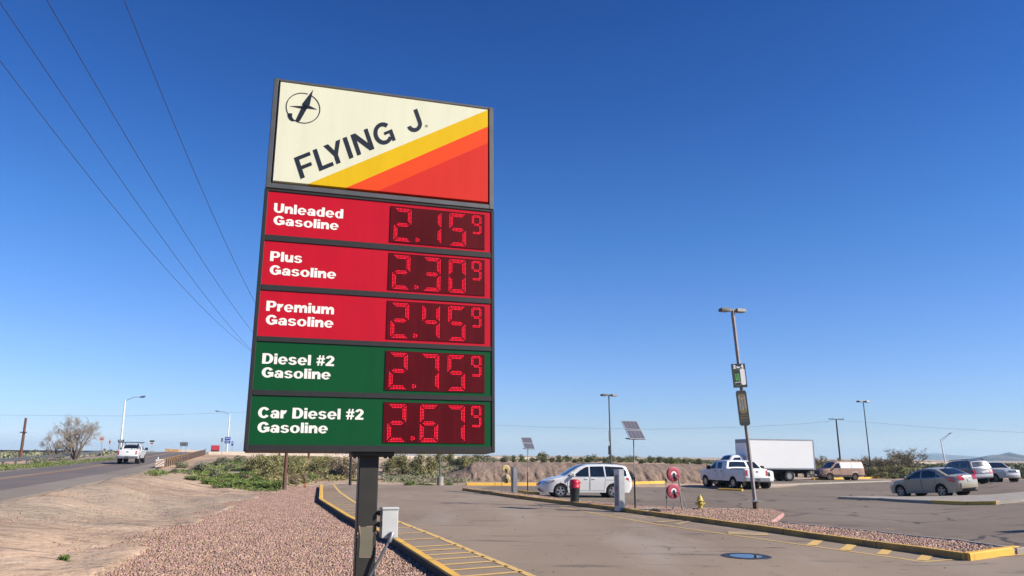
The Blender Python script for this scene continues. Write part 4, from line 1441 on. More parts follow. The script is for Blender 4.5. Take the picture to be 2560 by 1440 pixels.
def minivan():
    p, rz = spot(1402, 1244.5, (-.985, -.12))
    C = Car(4.95, 1.92, 1.06, 1.74, [(.16, .24), (.05, .36), (.0, .52), (.04, .70), (.22, .86), (.65, .99), (1.08, 1.08), (1.22, 1.13), (1.62, 1.38), (2.02, 1.60), (2.4, 1.70), (3.2, 1.745), (4.1, 1.72), (4.55, 1.66), (4.68, 1.58), (4.83, 1.2), (4.93, .95), (4.95, .60), (4.88, .40), (4.8, .30)], .27, (.98, 3.86), .345, tumble=.17, nose=.26, rnd_=.12)
    t = place('minivan', p, rz, (.98, -C.track / 2 - .1), 'silver white minivan with dark side glass driving past the trash bin', 'minivan')
    b = C.body(M['silver_paint'], t)
    g1 = [(1.62, 1.10), (1.78, 1.22), (2.06, 1.43), (2.34, 1.585), (2.52, 1.62), (2.52, 1.10)]
    C.patch('window', g1, M['glass'], t)
    C.patch('window', [(2.60, 1.10), (2.60, 1.625), (3.34, 1.645), (3.40, 1.10)], M['glass'], t)
    C.patch('window', [(3.48, 1.10), (3.43, 1.645), (4.42, 1.60), (4.60, 1.40), (4.62, 1.14)], M['glass'], t)
    C.patch('quarter_window', [(1.30, 1.10), (1.56, 1.12), (1.66, 1.22), (1.52, 1.26)], M['glass'], t)
    C.over('windscreen', 7, 10, M['glass'], t, -.88, .88, a=.03, b=.93)
    C.over('rear_window', 14, 16, M['glass'], t, -.82, .82, a=.04, b=.62)
    C.over('grille', 2, 4, M['under'], t, -.42, .42, a=.25, b=.62)
    C.over('grille_trim', 2, 4, M['chrome'], t, -.44, .44, off=.02, a=.42, b=.48)
    C.over('air_intake', 0, 2, M['under'], t, -.5, .5, a=.3, b=.75)
    C.patch('headlight', [(.06, .64), (.10, .76), (.30, .86), (.60, .90), (.50, .78), (.25, .66)], M['headlamp'], t)
    C.patch('indicator', [(.50, .80), (.60, .90), (.68, .90), (.60, .80)], M['amber'], t, off=.008)
    C.patch('tail_light', [(4.55, .98), (4.60, 1.05), (4.90, 1.0), (4.90, .86), (4.8, .84)], M['tail'], t)
    C.door([(1.34, .36), (1.34, .98), (1.52, 1.08), (2.55, 1.09), (2.55, .36)], M['silver_paint'], t, (2.38, .98))
    C.door([(2.58, .36), (2.58, 1.09), (3.42, 1.085), (3.42, .82), (3.36, .36)], M['silver_paint'], t, (2.78, .985))
    C.seams([[(2.56, .93), (4.3, .92)], [(1.35, .90), (2.5, .915)], [(1.36, .62), (3.4, .62)]], b)
    C.mirror(1.66, 1.10, M['silver_paint'], t)
    mb = MB()
    for sg in (-1, 1):
        mb.tube([(2.2, sg * .68, 1.755), (2.4, sg * .68, 1.80), (4.2, sg * .68, 1.79), (4.35, sg * .68, 1.745)], .018, 6)
    for x in (2.5, 3.3, 4.0):
        mb.tube([(x, -.7, 1.80), (x, .7, 1.80)], .014, 6)
    mb.build('roof_rack', M['lampbronze'], t)
    C.wheels_(t, M['rim'], spokes=5, rr=.66)
    # driver, seen dimly through the side glass
minivan()

def sedan():
    p, rz = spot(2357, 1243.5, (-.34, .94))
    C = Car(4.6, 1.79, .97, 1.475, [(.15, .20), (.04, .34), (.0, .52), (.06, .68), (.35, .80), (.85, .91), (1.18, .965), (1.3, 1.0), (1.75, 1.26), (2.1, 1.41), (2.5, 1.47), (2.95, 1.475), (3.35, 1.42), (3.75, 1.24), (4.08, 1.085), (4.3, 1.05), (4.5, 1.03), (4.56, .92), (4.6, .66), (4.56, .42), (4.45, .28)], .22, (.93, 3.61), .325, tumble=.20, nose=.24, tailr=.2, rnd_=.10)
    t = place('sedan', p, rz, (3.61, -C.track / 2 - .1), 'champagne coloured sedan parked beyond the concrete walkway', 'car', sc=1.05)
    b = C.body(M['beige_paint'], t)
    C.patch('window', [(1.50, .99), (1.80, 1.17), (2.08, 1.31), (2.42, 1.385), (2.42, .99)], M['glass'], t)
    C.patch('window', [(2.49, .99), (2.49, 1.39), (2.95, 1.39), (3.30, 1.31), (3.42, 1.20), (3.40, 1.0)], M['glass'], t)
    C.patch('quarter_window', [(3.45, 1.02), (3.46, 1.18), (3.68, 1.06), (3.75, 1.03)], M['glass'], t)
    C.over('windscreen', 7, 9, M['glass'], t, -.87, .87, a=.05, b=.95)
    C.over('rear_window', 12, 14, M['glass'], t, -.85, .85, a=.1, b=.97)
    C.patch('headlight', [(.06, .60), (.12, .70), (.5, .80), (.62, .80), (.4, .64)], M['headlamp'], t)
    C.patch('tail_light', [(3.98, .95), (4.2, 1.01), (4.53, .99), (4.56, .82), (4.42, .74), (4.2, .80)], M['tail'], t, off=.012)
    C.over('tail_light', 16, 18, M['tail'], t, -1.0, -.5, a=.03, b=.60, off=.016)
    C.over('tail_light', 16, 18, M['tail'], t, .5, 1.0, a=.03, b=.60, off=.016)
    C.over('trunk_trim', 16, 18, M['chrome'], t, -.3, .3, a=.30, b=.40, off=.02)
    C.over('number_plate', 16, 18, M['plate'], t, -.19, .19, a=.46, b=.80, off=.02)
    C.over('bumper', 17, 19, M['beige_paint'], t, -.93, .93, a=.42, b=.98, off=.03)
    C.over('lower_trim', 19, 20, M['under'], t, -.7, .7, a=.2, b=1, off=.02)
    C.door([(1.38, .30), (1.38, .92), (1.5, .98), (2.45, .98), (2.45, .30)], M['beige_paint'], t, (2.3, .86))
    C.door([(2.48, .30), (2.48, .98), (3.42, .98), (3.36, .75), (3.18, .52), (3.12, .30)], M['beige_paint'], t, (3.2, .88))
    C.patch('window_trim', [(1.5, .965), (1.5, .985), (3.74, 1.02), (3.74, 1.0)], M['chrome'], t, off=.012)
    C.mirror(1.58, .97, M['beige_paint'], t)
    MB().tube([(3.32, 0, 1.45), (3.45, 0, 1.50)], .02, 6).build('aerial', M['under'], t)
    C.wheels_(t, M['rim'], spokes=5, rr=.68, wdt=.2)
sedan()

PICK = [(.10, .48), (.0, .58), (-.02, .85), (.0, 1.08), (.10, 1.22), (.5, 1.29), (1.35, 1.33), (1.5, 1.37), (1.8, 1.62), (2.1, 1.86), (2.4, 1.95), (3.0, 1.97), (3.6, 1.96), (3.78, 1.91), (3.86, 1.66), (3.92, 1.42), (4.0, 1.40), (5.0, 1.40), (6.05, 1.41), (6.15, 1.37), (6.18, 1.05), (6.18, .85), (6.17, .70), (6.1, .56)]
def pickup(p, rz, off, label, wheel_mat, rack=False, plain=False):
    C = Car(6.18, 2.0, 1.36, 1.97, PICK, .55, (1.0, 4.72), .41, tumble=.2, nose=.16, tailr=.05, rnd_=.09)
    t = place('pickup_truck', p, rz, off(C), label, 'pickup truck')
    W_ = M['white_paint']
    b = C.body(W_, t)
    C.patch('window', [(1.78, 1.40), (1.98, 1.58), (2.22, 1.76), (2.50, 1.82), (2.56, 1.40)], M['glass'], t)
    C.patch('window', [(2.72, 1.40), (2.68, 1.82), (3.28, 1.83), (3.34, 1.40)], M['glass'], t)
    C.over('windscreen', 7, 9, M['glass'], t, -.87, .87, a=.05, b=.97)
    C.over('rear_window', 13, 15, M['glass'], t, -.82, .82, a=.12, b=.86, off=.014)
    C.over('bed', 16, 18, M['under'], t, -.88, .88, a=.02, b=.985, off=.006)
    C.over('tailgate', 19, 21, W_, t, -.82, .82, a=.05, b=.98, off=.012)
    C.over('tailgate_handle', 19, 21, M['seam'], t, -.1, .1, a=.28, b=.4, off=.02)
    for y0, y1 in ((-.99, -.86), (.86, .99)):
        C.over('tail_light', 19, 21, M['tail'], t, y0, y1, a=.1, b=.82, off=.02)
    C.patch('tail_light', [(6.02, .95), (6.02, 1.33), (6.16, 1.33), (6.16, .95)], M['tail'], t)
    mb = MB().cbox(6.1, 6.36, -.98, .98, .56, .80, .03)
    bp = mb.build('bumper', M['chrome'], t)
    MB().cbox(6.35, 6.375, -.17, .17, .62, .76, .005).build('number_plate', M['seam'], bp)
    C.over('grille', 2, 4, M['under'], t, -.6, .6, a=.1, b=.8)
    C.patch('headlight', [(.02, .95), (.02, 1.18), (.28, 1.2), (.34, .98)], M['headlamp'], t)
    C.door([(1.56, .66), (1.50, 1.30), (1.72, 1.39), (2.62, 1.39), (2.66, .66)], W_, t, (2.48, 1.2), M['under'])
    C.door([(2.70, .66), (2.66, 1.39), (3.42, 1.39), (3.48, .66)], W_, t, (3.3, 1.2), M['under'])
    C.seams([[(3.60, .64), (3.60, 1.40)], [(3.64, 1.37), (6.0, 1.38)]], b)
    C.mirror(1.86, 1.34, M['under'], t, 1.6)
    mb = MB()
    for sg in (-1, 1):
        mb.tube([(1.6, sg * .92, .46), (3.6, sg * .92, .46)], .045, 8)
    mb.build('step_bar', M['under'], t)
    if rack:
        mb = MB()
        for sg in (-1, 1):
            mb.tube([(2.0, sg * .86, 2.14), (6.0, sg * .86, 2.14)], .035, 6)
            for x in (3.95, 6.0):
                mb.tube([(x, sg * .9, 1.38), (x, sg * .86, 2.14)], .03, 6)
            mb.tube([(2.3, sg * .8, 1.93), (2.3, sg * .86, 2.14)], .03, 6)
        for x in (2.2, 3.95, 6.0):
            mb.tube([(x, -.98, 2.14), (x, .98, 2.14)], .035, 6)
        mb.build('ladder_rack', M['lampbronze'], t)
    C.wheels_(t, wheel_mat, spokes=6, rr=.58, wdt=.27)
    return t
p, rz = spot(1833, 1222.5, (-.29, .957))
pickup(p, rz, lambda C: (4.72, -C.track / 2 - .12), 'white crew cab pickup with shaded side parked in front of the box truck', M['rim'])
p, rz = spot(1900, 1219, (.30, -.954))
pickup(Vector((17.6, 58.5, 0)), rz, lambda C: (2.3, 0), 'white pickup facing the lot mostly hidden behind the crew cab pickup', M['rim'])
p = at(347, 1161)
pickup(p, math.atan2(RD[1], RD[0]) + math.pi, lambda C: (4.72, C.track / 2 + .1), 'white pickup with dark ladder rack driving up the road', M['steelrim'], rack=True)

def astro():
    p, rz = spot(2076, 1200.5, (-.99, -.12))
    C = Car(4.8, 1.95, 1.16, 1.92, [(.12, .36), (.02, .46), (.0, .7), (.05, .95), (.2, 1.06), (.7, 1.15), (.95, 1.2), (1.3, 1.5), (1.62, 1.78), (1.95, 1.88), (3.0, 1.92), (4.2, 1.91), (4.58, 1.86), (4.7, 1.62), (4.78, 1.1), (4.8, .72), (4.78, .5), (4.7, .4)], .34, (.86, 3.66), .34, tumble=.2, nose=.18, rnd_=.1)
    t = place('van', p, rz, (.86, -C.track / 2 - .1), 'tan panel van with white side panels parked behind the box truck', 'van')
    b = C.body(M['tan_paint'], t)
    C.patch('window', [(1.25, 1.22), (1.48, 1.48), (1.68, 1.68), (2.0, 1.74), (2.08, 1.22)], M['glass'], t)
    C.patch('side_panel', [(2.12, 1.22), (2.12, 1.78), (3.28, 1.80), (3.30, 1.22)], M['truckwhite'], t, off=.01)
    C.patch('side_panel', [(3.36, 1.22), (3.34, 1.80), (4.5, 1.76), (4.62, 1.24)], M['truckwhite'], t, off=.01)
    C.over('windscreen', 6, 8, M['glass'], t, -.9, .9, a=.05, b=.98)
    C.over('grille', 1, 4, M['under'], t, -.75, .75, a=.1, b=.7)
    C.over('hood', 4, 6, M['brown_trim'], t, -.8, .8, a=.05, b=.98, off=.008)
    C.patch('lower_trim', [(.1, .40), (.1, .54), (.44, .54), (.44, .40)], M['brown_trim'], t, off=.008)
    C.patch('lower_trim', [(1.28, .36), (1.28, .54), (3.24, .54), (3.24, .36)], M['brown_trim'], t, off=.008)
    C.patch('lower_trim', [(4.08, .40), (4.08, .54), (4.74, .54), (4.74, .42)], M['brown_trim'], t, off=.008)
    C.patch('arch_trim', [(3.3, .74), (3.45, .80), (3.88, .80), (4.03, .74), (3.9, .86), (3.42, .86)], M['truckwhite'], t, off=.008)
    C.door([(1.2, .56), (1.05, 1.1), (1.2, 1.2), (2.1, 1.2), (2.1, .56)], M['tan_paint'], t, (1.95, 1.05), M['under'])
    C.patch('tail_light', [(4.68, .8), (4.66, 1.1), (4.76, 1.1), (4.78, .8)], M['tail'], t)
    C.mirror(1.4, 1.22, M['under'], t)
    MB().cbox(-.08, .1, -.92, .92, .44, .60, .03).build('bumper', M['brown_trim'], t)
    MB().cbox(4.7, 4.95, -.9, .9, .42, .58, .03).build('bumper', M['brown_trim'], t)
    mb = MB()
    for sg in (-1, 1):
        mb.tube([(2.2, sg * .7, 1.95), (4.4, sg * .7, 1.95)], .02, 6)
    mb.build('roof_rail', M['brown_trim'], t)
    C.wheels_(t, M['steelrim'], spokes=8, rr=.6)
astro()

def escape():
    p, rz = along(2430, 57), math.atan2(.99, -.13) + math.pi
    C = Car(4.43, 1.82, 1.1, 1.70, [(.1, .32), (.0, .45), (.0, .8), (.12, .98), (.6, 1.06), (1.08, 1.1), (1.2, 1.14), (1.6, 1.42), (1.95, 1.62), (2.3, 1.69), (3.2, 1.70), (3.95, 1.66), (4.12, 1.58), (4.3, 1.14), (4.36, .95), (4.42, .72), (4.43, .5), (4.35, .4)], .33, (.86, 3.48), .36, tumble=.16, nose=.18, tailr=.08, rnd_=.08)
    t = place('suv', p, rz, (4.3, -.75), 'compact silver SUV with dark roof rack and one lit tail lamp, behind the champagne sedan', 'SUV')
    b = C.body(M['grey_paint'], t)
    C.patch('window', [(1.5, 1.13), (1.75, 1.36), (1.98, 1.52), (2.36, 1.58), (2.36, 1.13)], M['glass'], t)
    C.patch('window', [(2.44, 1.13), (2.44, 1.585), (3.16, 1.58), (3.16, 1.13)], M['glass'], t)
    C.patch('window', [(3.28, 1.15), (3.28, 1.575), (3.88, 1.53), (4.02, 1.2)], M['glass'], t)
    C.over('windscreen', 6, 9, M['glass'], t, -.88, .88, a=.05, b=.9)
    rw = C.over('rear_window_frame', 12, 14, M['white_paint'], t, -.88, .88, a=.0, b=.72, off=.012)
    C.over('rear_window', 12, 14, M['mirrorglass'], t, -.80, .80, a=.06, b=.64, off=.022)
    C.over('number_plate', 14, 16, M['plate'], t, -.2, .2, a=.15, b=.45, off=.02)
    C.over('bumper', 15, 17, M['pewter_paint'], t, -.95, .95, a=.1, b=.95, off=.05)
    l1 = C.over('tail_light', 13, 15, M['tail'], t, -.98, -.72, a=.38, b=.95, off=.022)
    l2 = C.over('tail_light', 13, 15, M['tail_on'], t, .72, .98, a=.38, b=.95, off=.022)
    l2['label'] = 'lit red tail lamp'
    C.door([(1.3, .5), (1.25, 1.05), (1.5, 1.11), (2.4, 1.11), (2.4, .5)], M['grey_paint'], t, (2.25, 1.0))
    C.door([(2.43, .5), (2.43, 1.11), (3.2, 1.11), (3.1, .8), (3.0, .5)], M['grey_paint'], t, (3.0, 1.0))
    C.patch('lower_trim', [(1.28, .36), (1.28, .52), (3.04, .52), (3.04, .36)], M['under'], t, off=.01)
    C.mirror(1.55, 1.1, M['under'], t)
    mb = MB()
    for sg in (-1, 1):
        mb.tube([(1.9, sg * .66, 1.67), (2.1, sg * .66, 1.77), (3.7, sg * .66, 1.77), (3.9, sg * .66, 1.68)], .025, 6)
    for x in (2.3, 2.9, 3.5):
        mb.tube([(x, -.68, 1.78), (x, .68, 1.78)], .022, 6)
    mb.build('roof_rack', M['under'], t)
    C.wheels_(t, M['rim'], spokes=5, rr=.62)
escape()

def bigsuv():
    p, rz = along(2484, 68), math.atan2(-.995, .06) + math.pi
    C = Car(5.15, 2.0, 1.24, 1.93, [(.12, .42), (.02, .5), (.0, .75), (.0, 1.0), (.1, 1.14), (.6, 1.2), (1.32, 1.25), (1.48, 1.3), (1.85, 1.6), (2.2, 1.83), (2.6, 1.92), (3.6, 1.93), (4.6, 1.9), (4.85, 1.82), (5.05, 1.3), (5.12, .9), (5.15, .65), (5.05, .5)], .42, (1.0, 3.95), .40, tumble=.2, nose=.2, rnd_=.1)
    t = place('suv', p, rz, (1.0, C.track / 2 + .12), 'large silver SUV facing the lot beside the compact SUV', 'SUV', sc=.92)
    b = C.body(M['pewter_paint'], t)
    C.patch('window', [(1.8, 1.3), (2.05, 1.55), (2.3, 1.74), (2.7, 1.8), (2.7, 1.3)], M['glass'], t)
    C.patch('window', [(2.78, 1.3), (2.78, 1.8), (3.6, 1.8), (3.6, 1.3)], M['glass'], t)
    C.patch('window', [(3.7, 1.3), (3.7, 1.8), (4.6, 1.76), (4.8, 1.34)], M['glass'], t)
    C.over('windscreen', 7, 9, M['glass'], t, -.88, .88, a=.05, b=.97)
    C.over('grille', 2, 4, M['under'], t, -.55, .55, a=.18, b=.42, off=.03)
    C.over('grille_trim', 2, 4, M['chrome'], t, -.6, .6, a=.44, b=.56, off=.035)
    C.over('grille', 3, 4, M['under'], t, -.55, .55, a=.1, b=.7, off=.03)
    C.over('bumper', 1, 3, M['white_paint'], t, -.95, .95, a=.35, b=.8, off=.05)
    C.patch('headlight', [(.04, .86), (.04, 1.1), (.32, 1.12), (.42, .92)], M['headlamp'], t)
    C.door([(1.6, .55), (1.52, 1.2), (1.8, 1.27), (2.74, 1.27), (2.74, .55)], M['pewter_paint'], t, (2.55, 1.12))
    C.door([(2.77, .55), (2.77, 1.27), (3.66, 1.27), (3.5, .8), (3.45, .55)], M['pewter_paint'], t, (3.4, 1.12))
    C.mirror(1.85, 1.28, M['pewter_paint'], t, 1.2)
    C.wheels_(t, M['steelrim'], spokes=6, rr=.6, wdt=.26)
bigsuv()

def boxtruck():
    p, rz = spot(1973, 1203.5, (-.985, -.17))
    Lb = 7.0
    t = place('box_truck', p, rz, (7.55, -.95), 'white box truck with a large plain cargo box parked behind the crew cab pickup', 'truck')
    C = Car(3.1, 2.2, 1.55, 2.42, [(.1, .5), (.0, .65), (.0, 1.2), (.12, 1.42), (.6, 1.54), (1.1, 1.6), (1.22, 1.66), (1.5, 2.0), (1.78, 2.3), (2.1, 2.4), (2.7, 2.42), (2.95, 2.36), (3.05, 2.1), (3.08, 1.2), (3.08, .62)], .5, (1.0,), .48, tumble=.2, nose=.2, rnd_=.12)
    cb = C.body(M['white_paint'], t, name='cab')
    C.patch('window', [(1.62, 1.62), (1.8, 1.9), (2.0, 2.16), (2.65, 2.2), (2.68, 1.62)], M['glass'], cb)
    C.over('windscreen', 6, 8, M['glass'], cb, -.88, .88, a=.05, b=.98)
    C.over('grille', 1, 3, M['under'], cb, -.6, .6, a=.3, b=.95)
    C.patch('headlight', [(.03, 1.0), (.03, 1.3), (.3, 1.32), (.36, 1.02)], M['headlamp'], cb)
    C.door([(1.5, .7), (1.5, 1.58), (2.75, 1.6), (2.75, .7)], M['white_paint'], cb, None)
    C.mirror(1.6, 1.62, M['under'], cb, 1.8)
    x0, x1, z0, z1 = 3.25, 3.25 + Lb, 1.14, 3.95
    bx = MB().cbox(x0, x1, -1.24, 1.24, z0, z1, .05).build('cargo_box', M['truckwhite'], t)
    mb = MB()
    for y in (-1.25, 1.25):
        mb.cbox(x0 + .02, x1 - .02, y - .012, y + .012, z0 - .02, z0 + .12, .004)
        mb.cbox(x0 + .02, x1 - .02, y - .012, y + .012, z1 - .1, z1 + .01, .004)
        for x in (x0 + .06, x1 - .06):
            mb.cbox(x - .05, x + .05, y - .012, y + .012, z0 + .12, z1 - .1, .004)
    mb.build('box_rail', M['alum'], bx)
    mb = MB()
    mb.cbox(x0 - .012, x0 + .01, -1.2, 1.2, z1 - .38, z1 - .06, .004)
    mb.build('box_cap', M['signback'], bx)
    mb = MB()
    for y in (-.45, .45):
        mb.cbox(.6, x1 - .1, y - .05, y + .05, .72, 1.0, .01)
    mb.cbox(x0 + .1, x1 - .2, -1.1, 1.1, .98, 1.13, .01)
    mb.cbox(4.0, 5.2, -1.1, -.6, .6, 1.0, .04)
    mb.cbox(x1 - .9, x1 - .85, -1.1, -.6, .35, .98, .005)
    mb.cbox(x1 - .9, x1 - .85, .6, 1.1, .35, .98, .005)
    mb.build('chassis', M['under'], t)
    mb = MB().cbox(x1 - .05, x1 + .12, -1.15, 1.15, .55, .68, .01)
    for y in (-.9, .9):
        mb.cbox(x1 - .1, x1 - .02, y - .05, y + .05, .6, 1.1, .01)
    mb.build('rear_step', M['alum'], t)
    for y in (-1.0, 1.0):
        MB().cbox(x1 + .0, x1 + .03, y - .1, y + .1, .98, 1.1, .005).build('tail_light', M['tail'], t)
    for sg in (-1, 1):
        wheel(t, 1.0, sg * .98, .48, .26, sg, M['alum'], 8, .56)
        wheel(t, 7.55, sg * .98, .50, .27, sg, M['alum'], 8, .56)
        wheel(t, 7.55, sg * .66, .50, .27, sg, M['alum'], 8, .56)
boxtruck()

# ------------------------------------------------------------------ things on the island
def solar(px, py, pxt, pyt, wpx, label):
    """a tilted two panel solar array on a post; pyt = pixel height of the top edge"""
    p = at(px, py, .12)
    k = p.y / FPX
    t = empty('solar_panel', p, 0, label, 'solar panel', 'solar panels on the island')
    H_ = zat(px, pyt, p.y)[1] - p.z
    w = wpx * k * .9
    hs = 1.04 * w
    MB().tube([(0, 0, -.15), (0, 0, H_ * .36)], .034, 10).build('sleeve', M['under'], t, smooth=40)
    MB().tube([(0, 0, H_ * .36), (0, 0, H_ - hs * .95)], .024, 10).build('post', M['lampgrey'], t, smooth=40)
    tilt, yaw = R_(48), R_(22)
    Rm = Matrix.Translation((0.0, 0, H_ - hs * .45)) @ Matrix.Rotation(yaw, 4, 'Z') @ Matrix.Rotation(tilt, 4, 'X')
    for k_, (a, b) in enumerate(((-hs * .66, -.015), (.015, hs * .66))):
        fr = MB()
        for bx in ((-w / 2, w / 2, a, a + .035), (-w / 2, w / 2, b - .035, b), (-w / 2, -w / 2 + .035, a + .035, b - .035), (w / 2 - .035, w / 2, a + .035, b - .035)):
            fr.box(bx[0], bx[1], bx[2], bx[3], -.02, .02)
        f = fr.build('panel_frame', M['alum'], t)
        f.matrix_local = Rm
        c = MB().box(-w / 2 + .03, w / 2 - .03, a + .03, b - .03, -.015, .012)
        n = 4
        c.mat(1)
        for i in range(1, n):
            x = -w / 2 + w * i / n
            c.box(x - .006, x + .006, a + .04, b - .04, .012, .014)
        g = c.build('solar_cells', [M['solar'], M['plate']], f)
    mb = MB()
    mb.tube([(-.25 * w, 0, H_ - hs * .92), (.3 * w, 0, H_ - hs * .92)], .03, 6)
    mb.cbox(-.06, .06, -.05, .12, H_ - hs * .95, H_ - hs * .5, .01)
    mb.tube([(.3 * w, .0, H_ - hs * .92), (.44 * w, .02, H_ - hs * .86)], .025, 6)
    mb.cbox(-.44 * w, -.26 * w, -.03, .03, H_ - hs * .93, H_ - hs * .87, .008)
    mb.build('bracket', M['lampbronze'], t)
solar(1319, 1229, 1318, 1095, 30, 'small solar panel pair on a thin post behind the yellow hose reels')
solar(1588, 1272, 1585, 1054, 49, 'solar panel pair on a post beside the grey pedestal and red hose reels')

def pedestal(px, py, pyt, w, d, rz, m1, label, decal=False):
    p = at(px, py, .12)
    H_ = zat(px, pyt, p.y)[1] - p.z
    t = empty('pedestal', p, rz, label, 'pedestal', 'grey pedestals on the island')
    c = MB().cbox(-w / 2, w / 2, -d / 2, d / 2, -.1, H_, .012)
    b = c.build('cabinet', m1, t)
    MB().cbox(-w / 2 - .008, w / 2 + .008, -d / 2 - .008, d / 2 + .008, H_ - .02, H_ + .015, .006).build('cap', m1, t)
    MB().box(-w / 2 - .004, -w / 2 + .004, -d * .32, d * .32, H_ * .08, H_ * .86).build('front_panel', M['lampgrey'], t)
    MB().box(-w / 2 - .008, -w / 2 - .002, -d * .2, d * .2, H_ * .62, H_ * .72).build('keypad', M['plate'], t)
    if decal:
        MB().prism([(-.001 + (d * .17) * math.cos(a), (d * .17) * math.sin(a)) for a in [i * math.pi / 8 for i in range(16)]], 0, .004, Matrix.Translation((-w / 2 - .004, 0, H_ * .60 - .12)) @ Matrix.Rotation(R_(-90), 4, 'Y')).build('decal', M['reelred'], t)
        MB().box(-w / 2, w / 2, -d / 2 - .005, -d / 2 + .002, H_ * .02, H_ * .78).build('side_panel', M['alum'], t)
pedestal(1286, 1232, 1168, .26, .30, R_(20), M['silver'], 'galvanised grey pedestal beside the yellow hose reels')
pedestal(1549, 1272, 1174, .30, .30, R_(38), M['alum'], 'tall aluminium pedestal with a red sticker in front of the white minivan', True)

def bin_():
    p = at(1437, 1256, .12)
    t = empty('trash_bin', p, 0, 'black round trash bin with red domed lid standing by the minivan', 'trash bin')
    MB().lathe([(.185, -.05), (.19, .02), (.235, .62), (.245, .66), (.235, .66)], 28).build('barrel', M['binblack'], t, smooth=40)
    mb = MB().lathe([(.258, .64), (.26, .70), (.25, .73), (.238, .76), (.238, .84), (.232, .92), (.21, .98), (.15, 1.02), (.0, 1.03)], 28)
    l = mb.build('lid', M['redplastic'], t, smooth=40)
    MB().prism([(-.12, .82), (.12, .82), (.12, .93), (-.12, .93)], .21, .243, Matrix.Rotation(R_(105), 4, 'Z') @ Matrix.Rotation(R_(90), 4, 'X')).build('flap', M['redplastic'], l)
bin_()

def reel(px, py, base, dpx, m, hub, t, ry, nm):
    """a hose reel: two flanges, drum, hub and hose"""
    k = base.y / FPX
    X, Z = zat(px, py, base.y)
    r = dpx * k / 2
    c = Vector((X - base.x, 0, Z - base.z))
    R = Matrix.Translation(c) @ Matrix.Rotation(ry, 4, 'Z') @ Matrix.Rotation(R_(90), 4, 'X')
    mb = MB()
    for z in (.03, -.05):
        mb.lathe([(r * .42, z), (r * .5, z + .004), (r * .93, z + .004), (r, z - .006), (r, z - .018), (r * .93, z - .018), (r * .42, z - .014)], 30, R, full=False)
    f = mb.build('hose_reel', m, t, smooth=35)
    MB().lathe([(r * .44, -.05), (r * .44, .028)], 24, R).build('drum', hub, f, smooth=35)
    mb = MB()
    for i in range(3):
        mb.lathe([(r * .58 + i * .012, -.045), (r * .62 + i * .012, -.01), (r * .58 + i * .012, .02)], 22, R, full=False)
    mb.build('hose', M['hose'] if m == M['reelred'] else hub, f)
    mb = MB()
    mb.lathe([(0, .06), (r * .16, .06), (r * .2, .03)], 12, R)
    mb.tube([R @ Vector((0, 0, .06)), R @ Vector((r * .12, -r * .4, .06)), R @ Vector((r * .3, -r * .8, .05))], r * .10, 8)
    for a_ in range(5):
        t_ = R_(200 + a_ * 35)
        mb.tube([R @ Vector((r * .3 * math.cos(t_), r * .3 * math.sin(t_), .04)), R @ Vector((r * .85 * math.cos(t_), r * .85 * math.sin(t_), .04))], r * .035, 4)
    mb.build('hub', M['lampbronze'], f)
    return r, c

def reels_red():
    b = at(1687, 1277, .12)
    t = empty('hose_reel_stand', b, 0, 'steel stand with two faded red hose reels beside the fire hydrant', 'hose reels')
    r1, c1 = reel(1684, 1185.5, b, 35, M['reelred'], M['paint_white'], t, R_(20), '')
    r2, c2 = reel(1684, 1228, b, 35, M['reelred'], M['paint_white'], t, R_(20), '')
    k = b.y / FPX
    mb = MB()
    x = 13 * k
    mb.tube([(x + .12, .1, -.1), (x + .03, .1, c2.z), (x, .1, c1.z + r1 * .55)], .03, 8)
    mb.tube([(x + .30, .16, -.05), (x + .26, .16, .25), (x + .08, .14, .75)], .016, 6)
    mb.tube([(-r1 * 1.05, .1, -.05), (-r1 * 1.02, .1, c1.z - r1 * .4)], .013, 6)
    mb.tube([(-r1, .1, c2.z), (x, .1, c2.z)], .016, 6)
    mb.tube([(-r1, .1, c1.z), (x, .1, c1.z)], .016, 6)
    mb.tube([(-.18, .05, -.05), (-.02, .08, .12), (0, .08, .28), (-.12, .08, .3)], .022, 6)
    mb.tube([(x + .02, .1, .62), (-.02 + x - .08, .06, .5), (x + .05, .04, .25), (x + .16, .05, -.02)], .012, 6)
    mb.cbox(-r1 * 1.12, -r1 * .92, .04, .14, c1.z - r1 * 1.05, c1.z - r1 * .65, .01)
    mb.cbox(-r1 * 1.12, -r1 * .92, .04, .14, c2.z - r1 * 1.05, c2.z - r1 * .65, .01)
    mb.build('frame', M['lampgrey'], t, smooth=40)
    mb = MB()
    mb.tube([(-.85, .05, -.02), (-.7, .0, .05), (-.5, .06, -.01), (-.25, .0, .02), (.05, .05, .0)], .035, 8)
    mb.build('loose_hose', M['hose'], t, smooth=40)
reels_red()

def reels_yellow():
    b = at(1266, 1231, .12)
    t = empty('hose_reel_stand', b, 0, 'thin stand with two pale yellow hose reels at the island end', 'hose reels')
    r1, c1 = reel(1265, 1173, b, 20, M['reelyellow'], M['reelyellow'], t, R_(12), '')
    r2, c2 = reel(1266, 1197.5, b, 20, M['reelyellow'], M['reelyellow'], t, R_(12), '')
    mb = MB()
    k = b.y / FPX
    for x in (-11.5 * k, 12.5 * k):
        mb.tube([(x, .1, -.1), (x * .95, .1, c1.z + r1 * .8)], .018 if x < 0 else .028, 6)
    for z in (c1.z, c2.z):
        mb.tube([(-11 * k, .1, z), (12 * k, .1, z)], .015, 6)
    mb.tube([(-.25, 0, 0), (-.05, .05, .03), (.0, .05, .3)], .016, 6)
    mb.build('frame', M['lampgrey'], t)
reels_yellow()

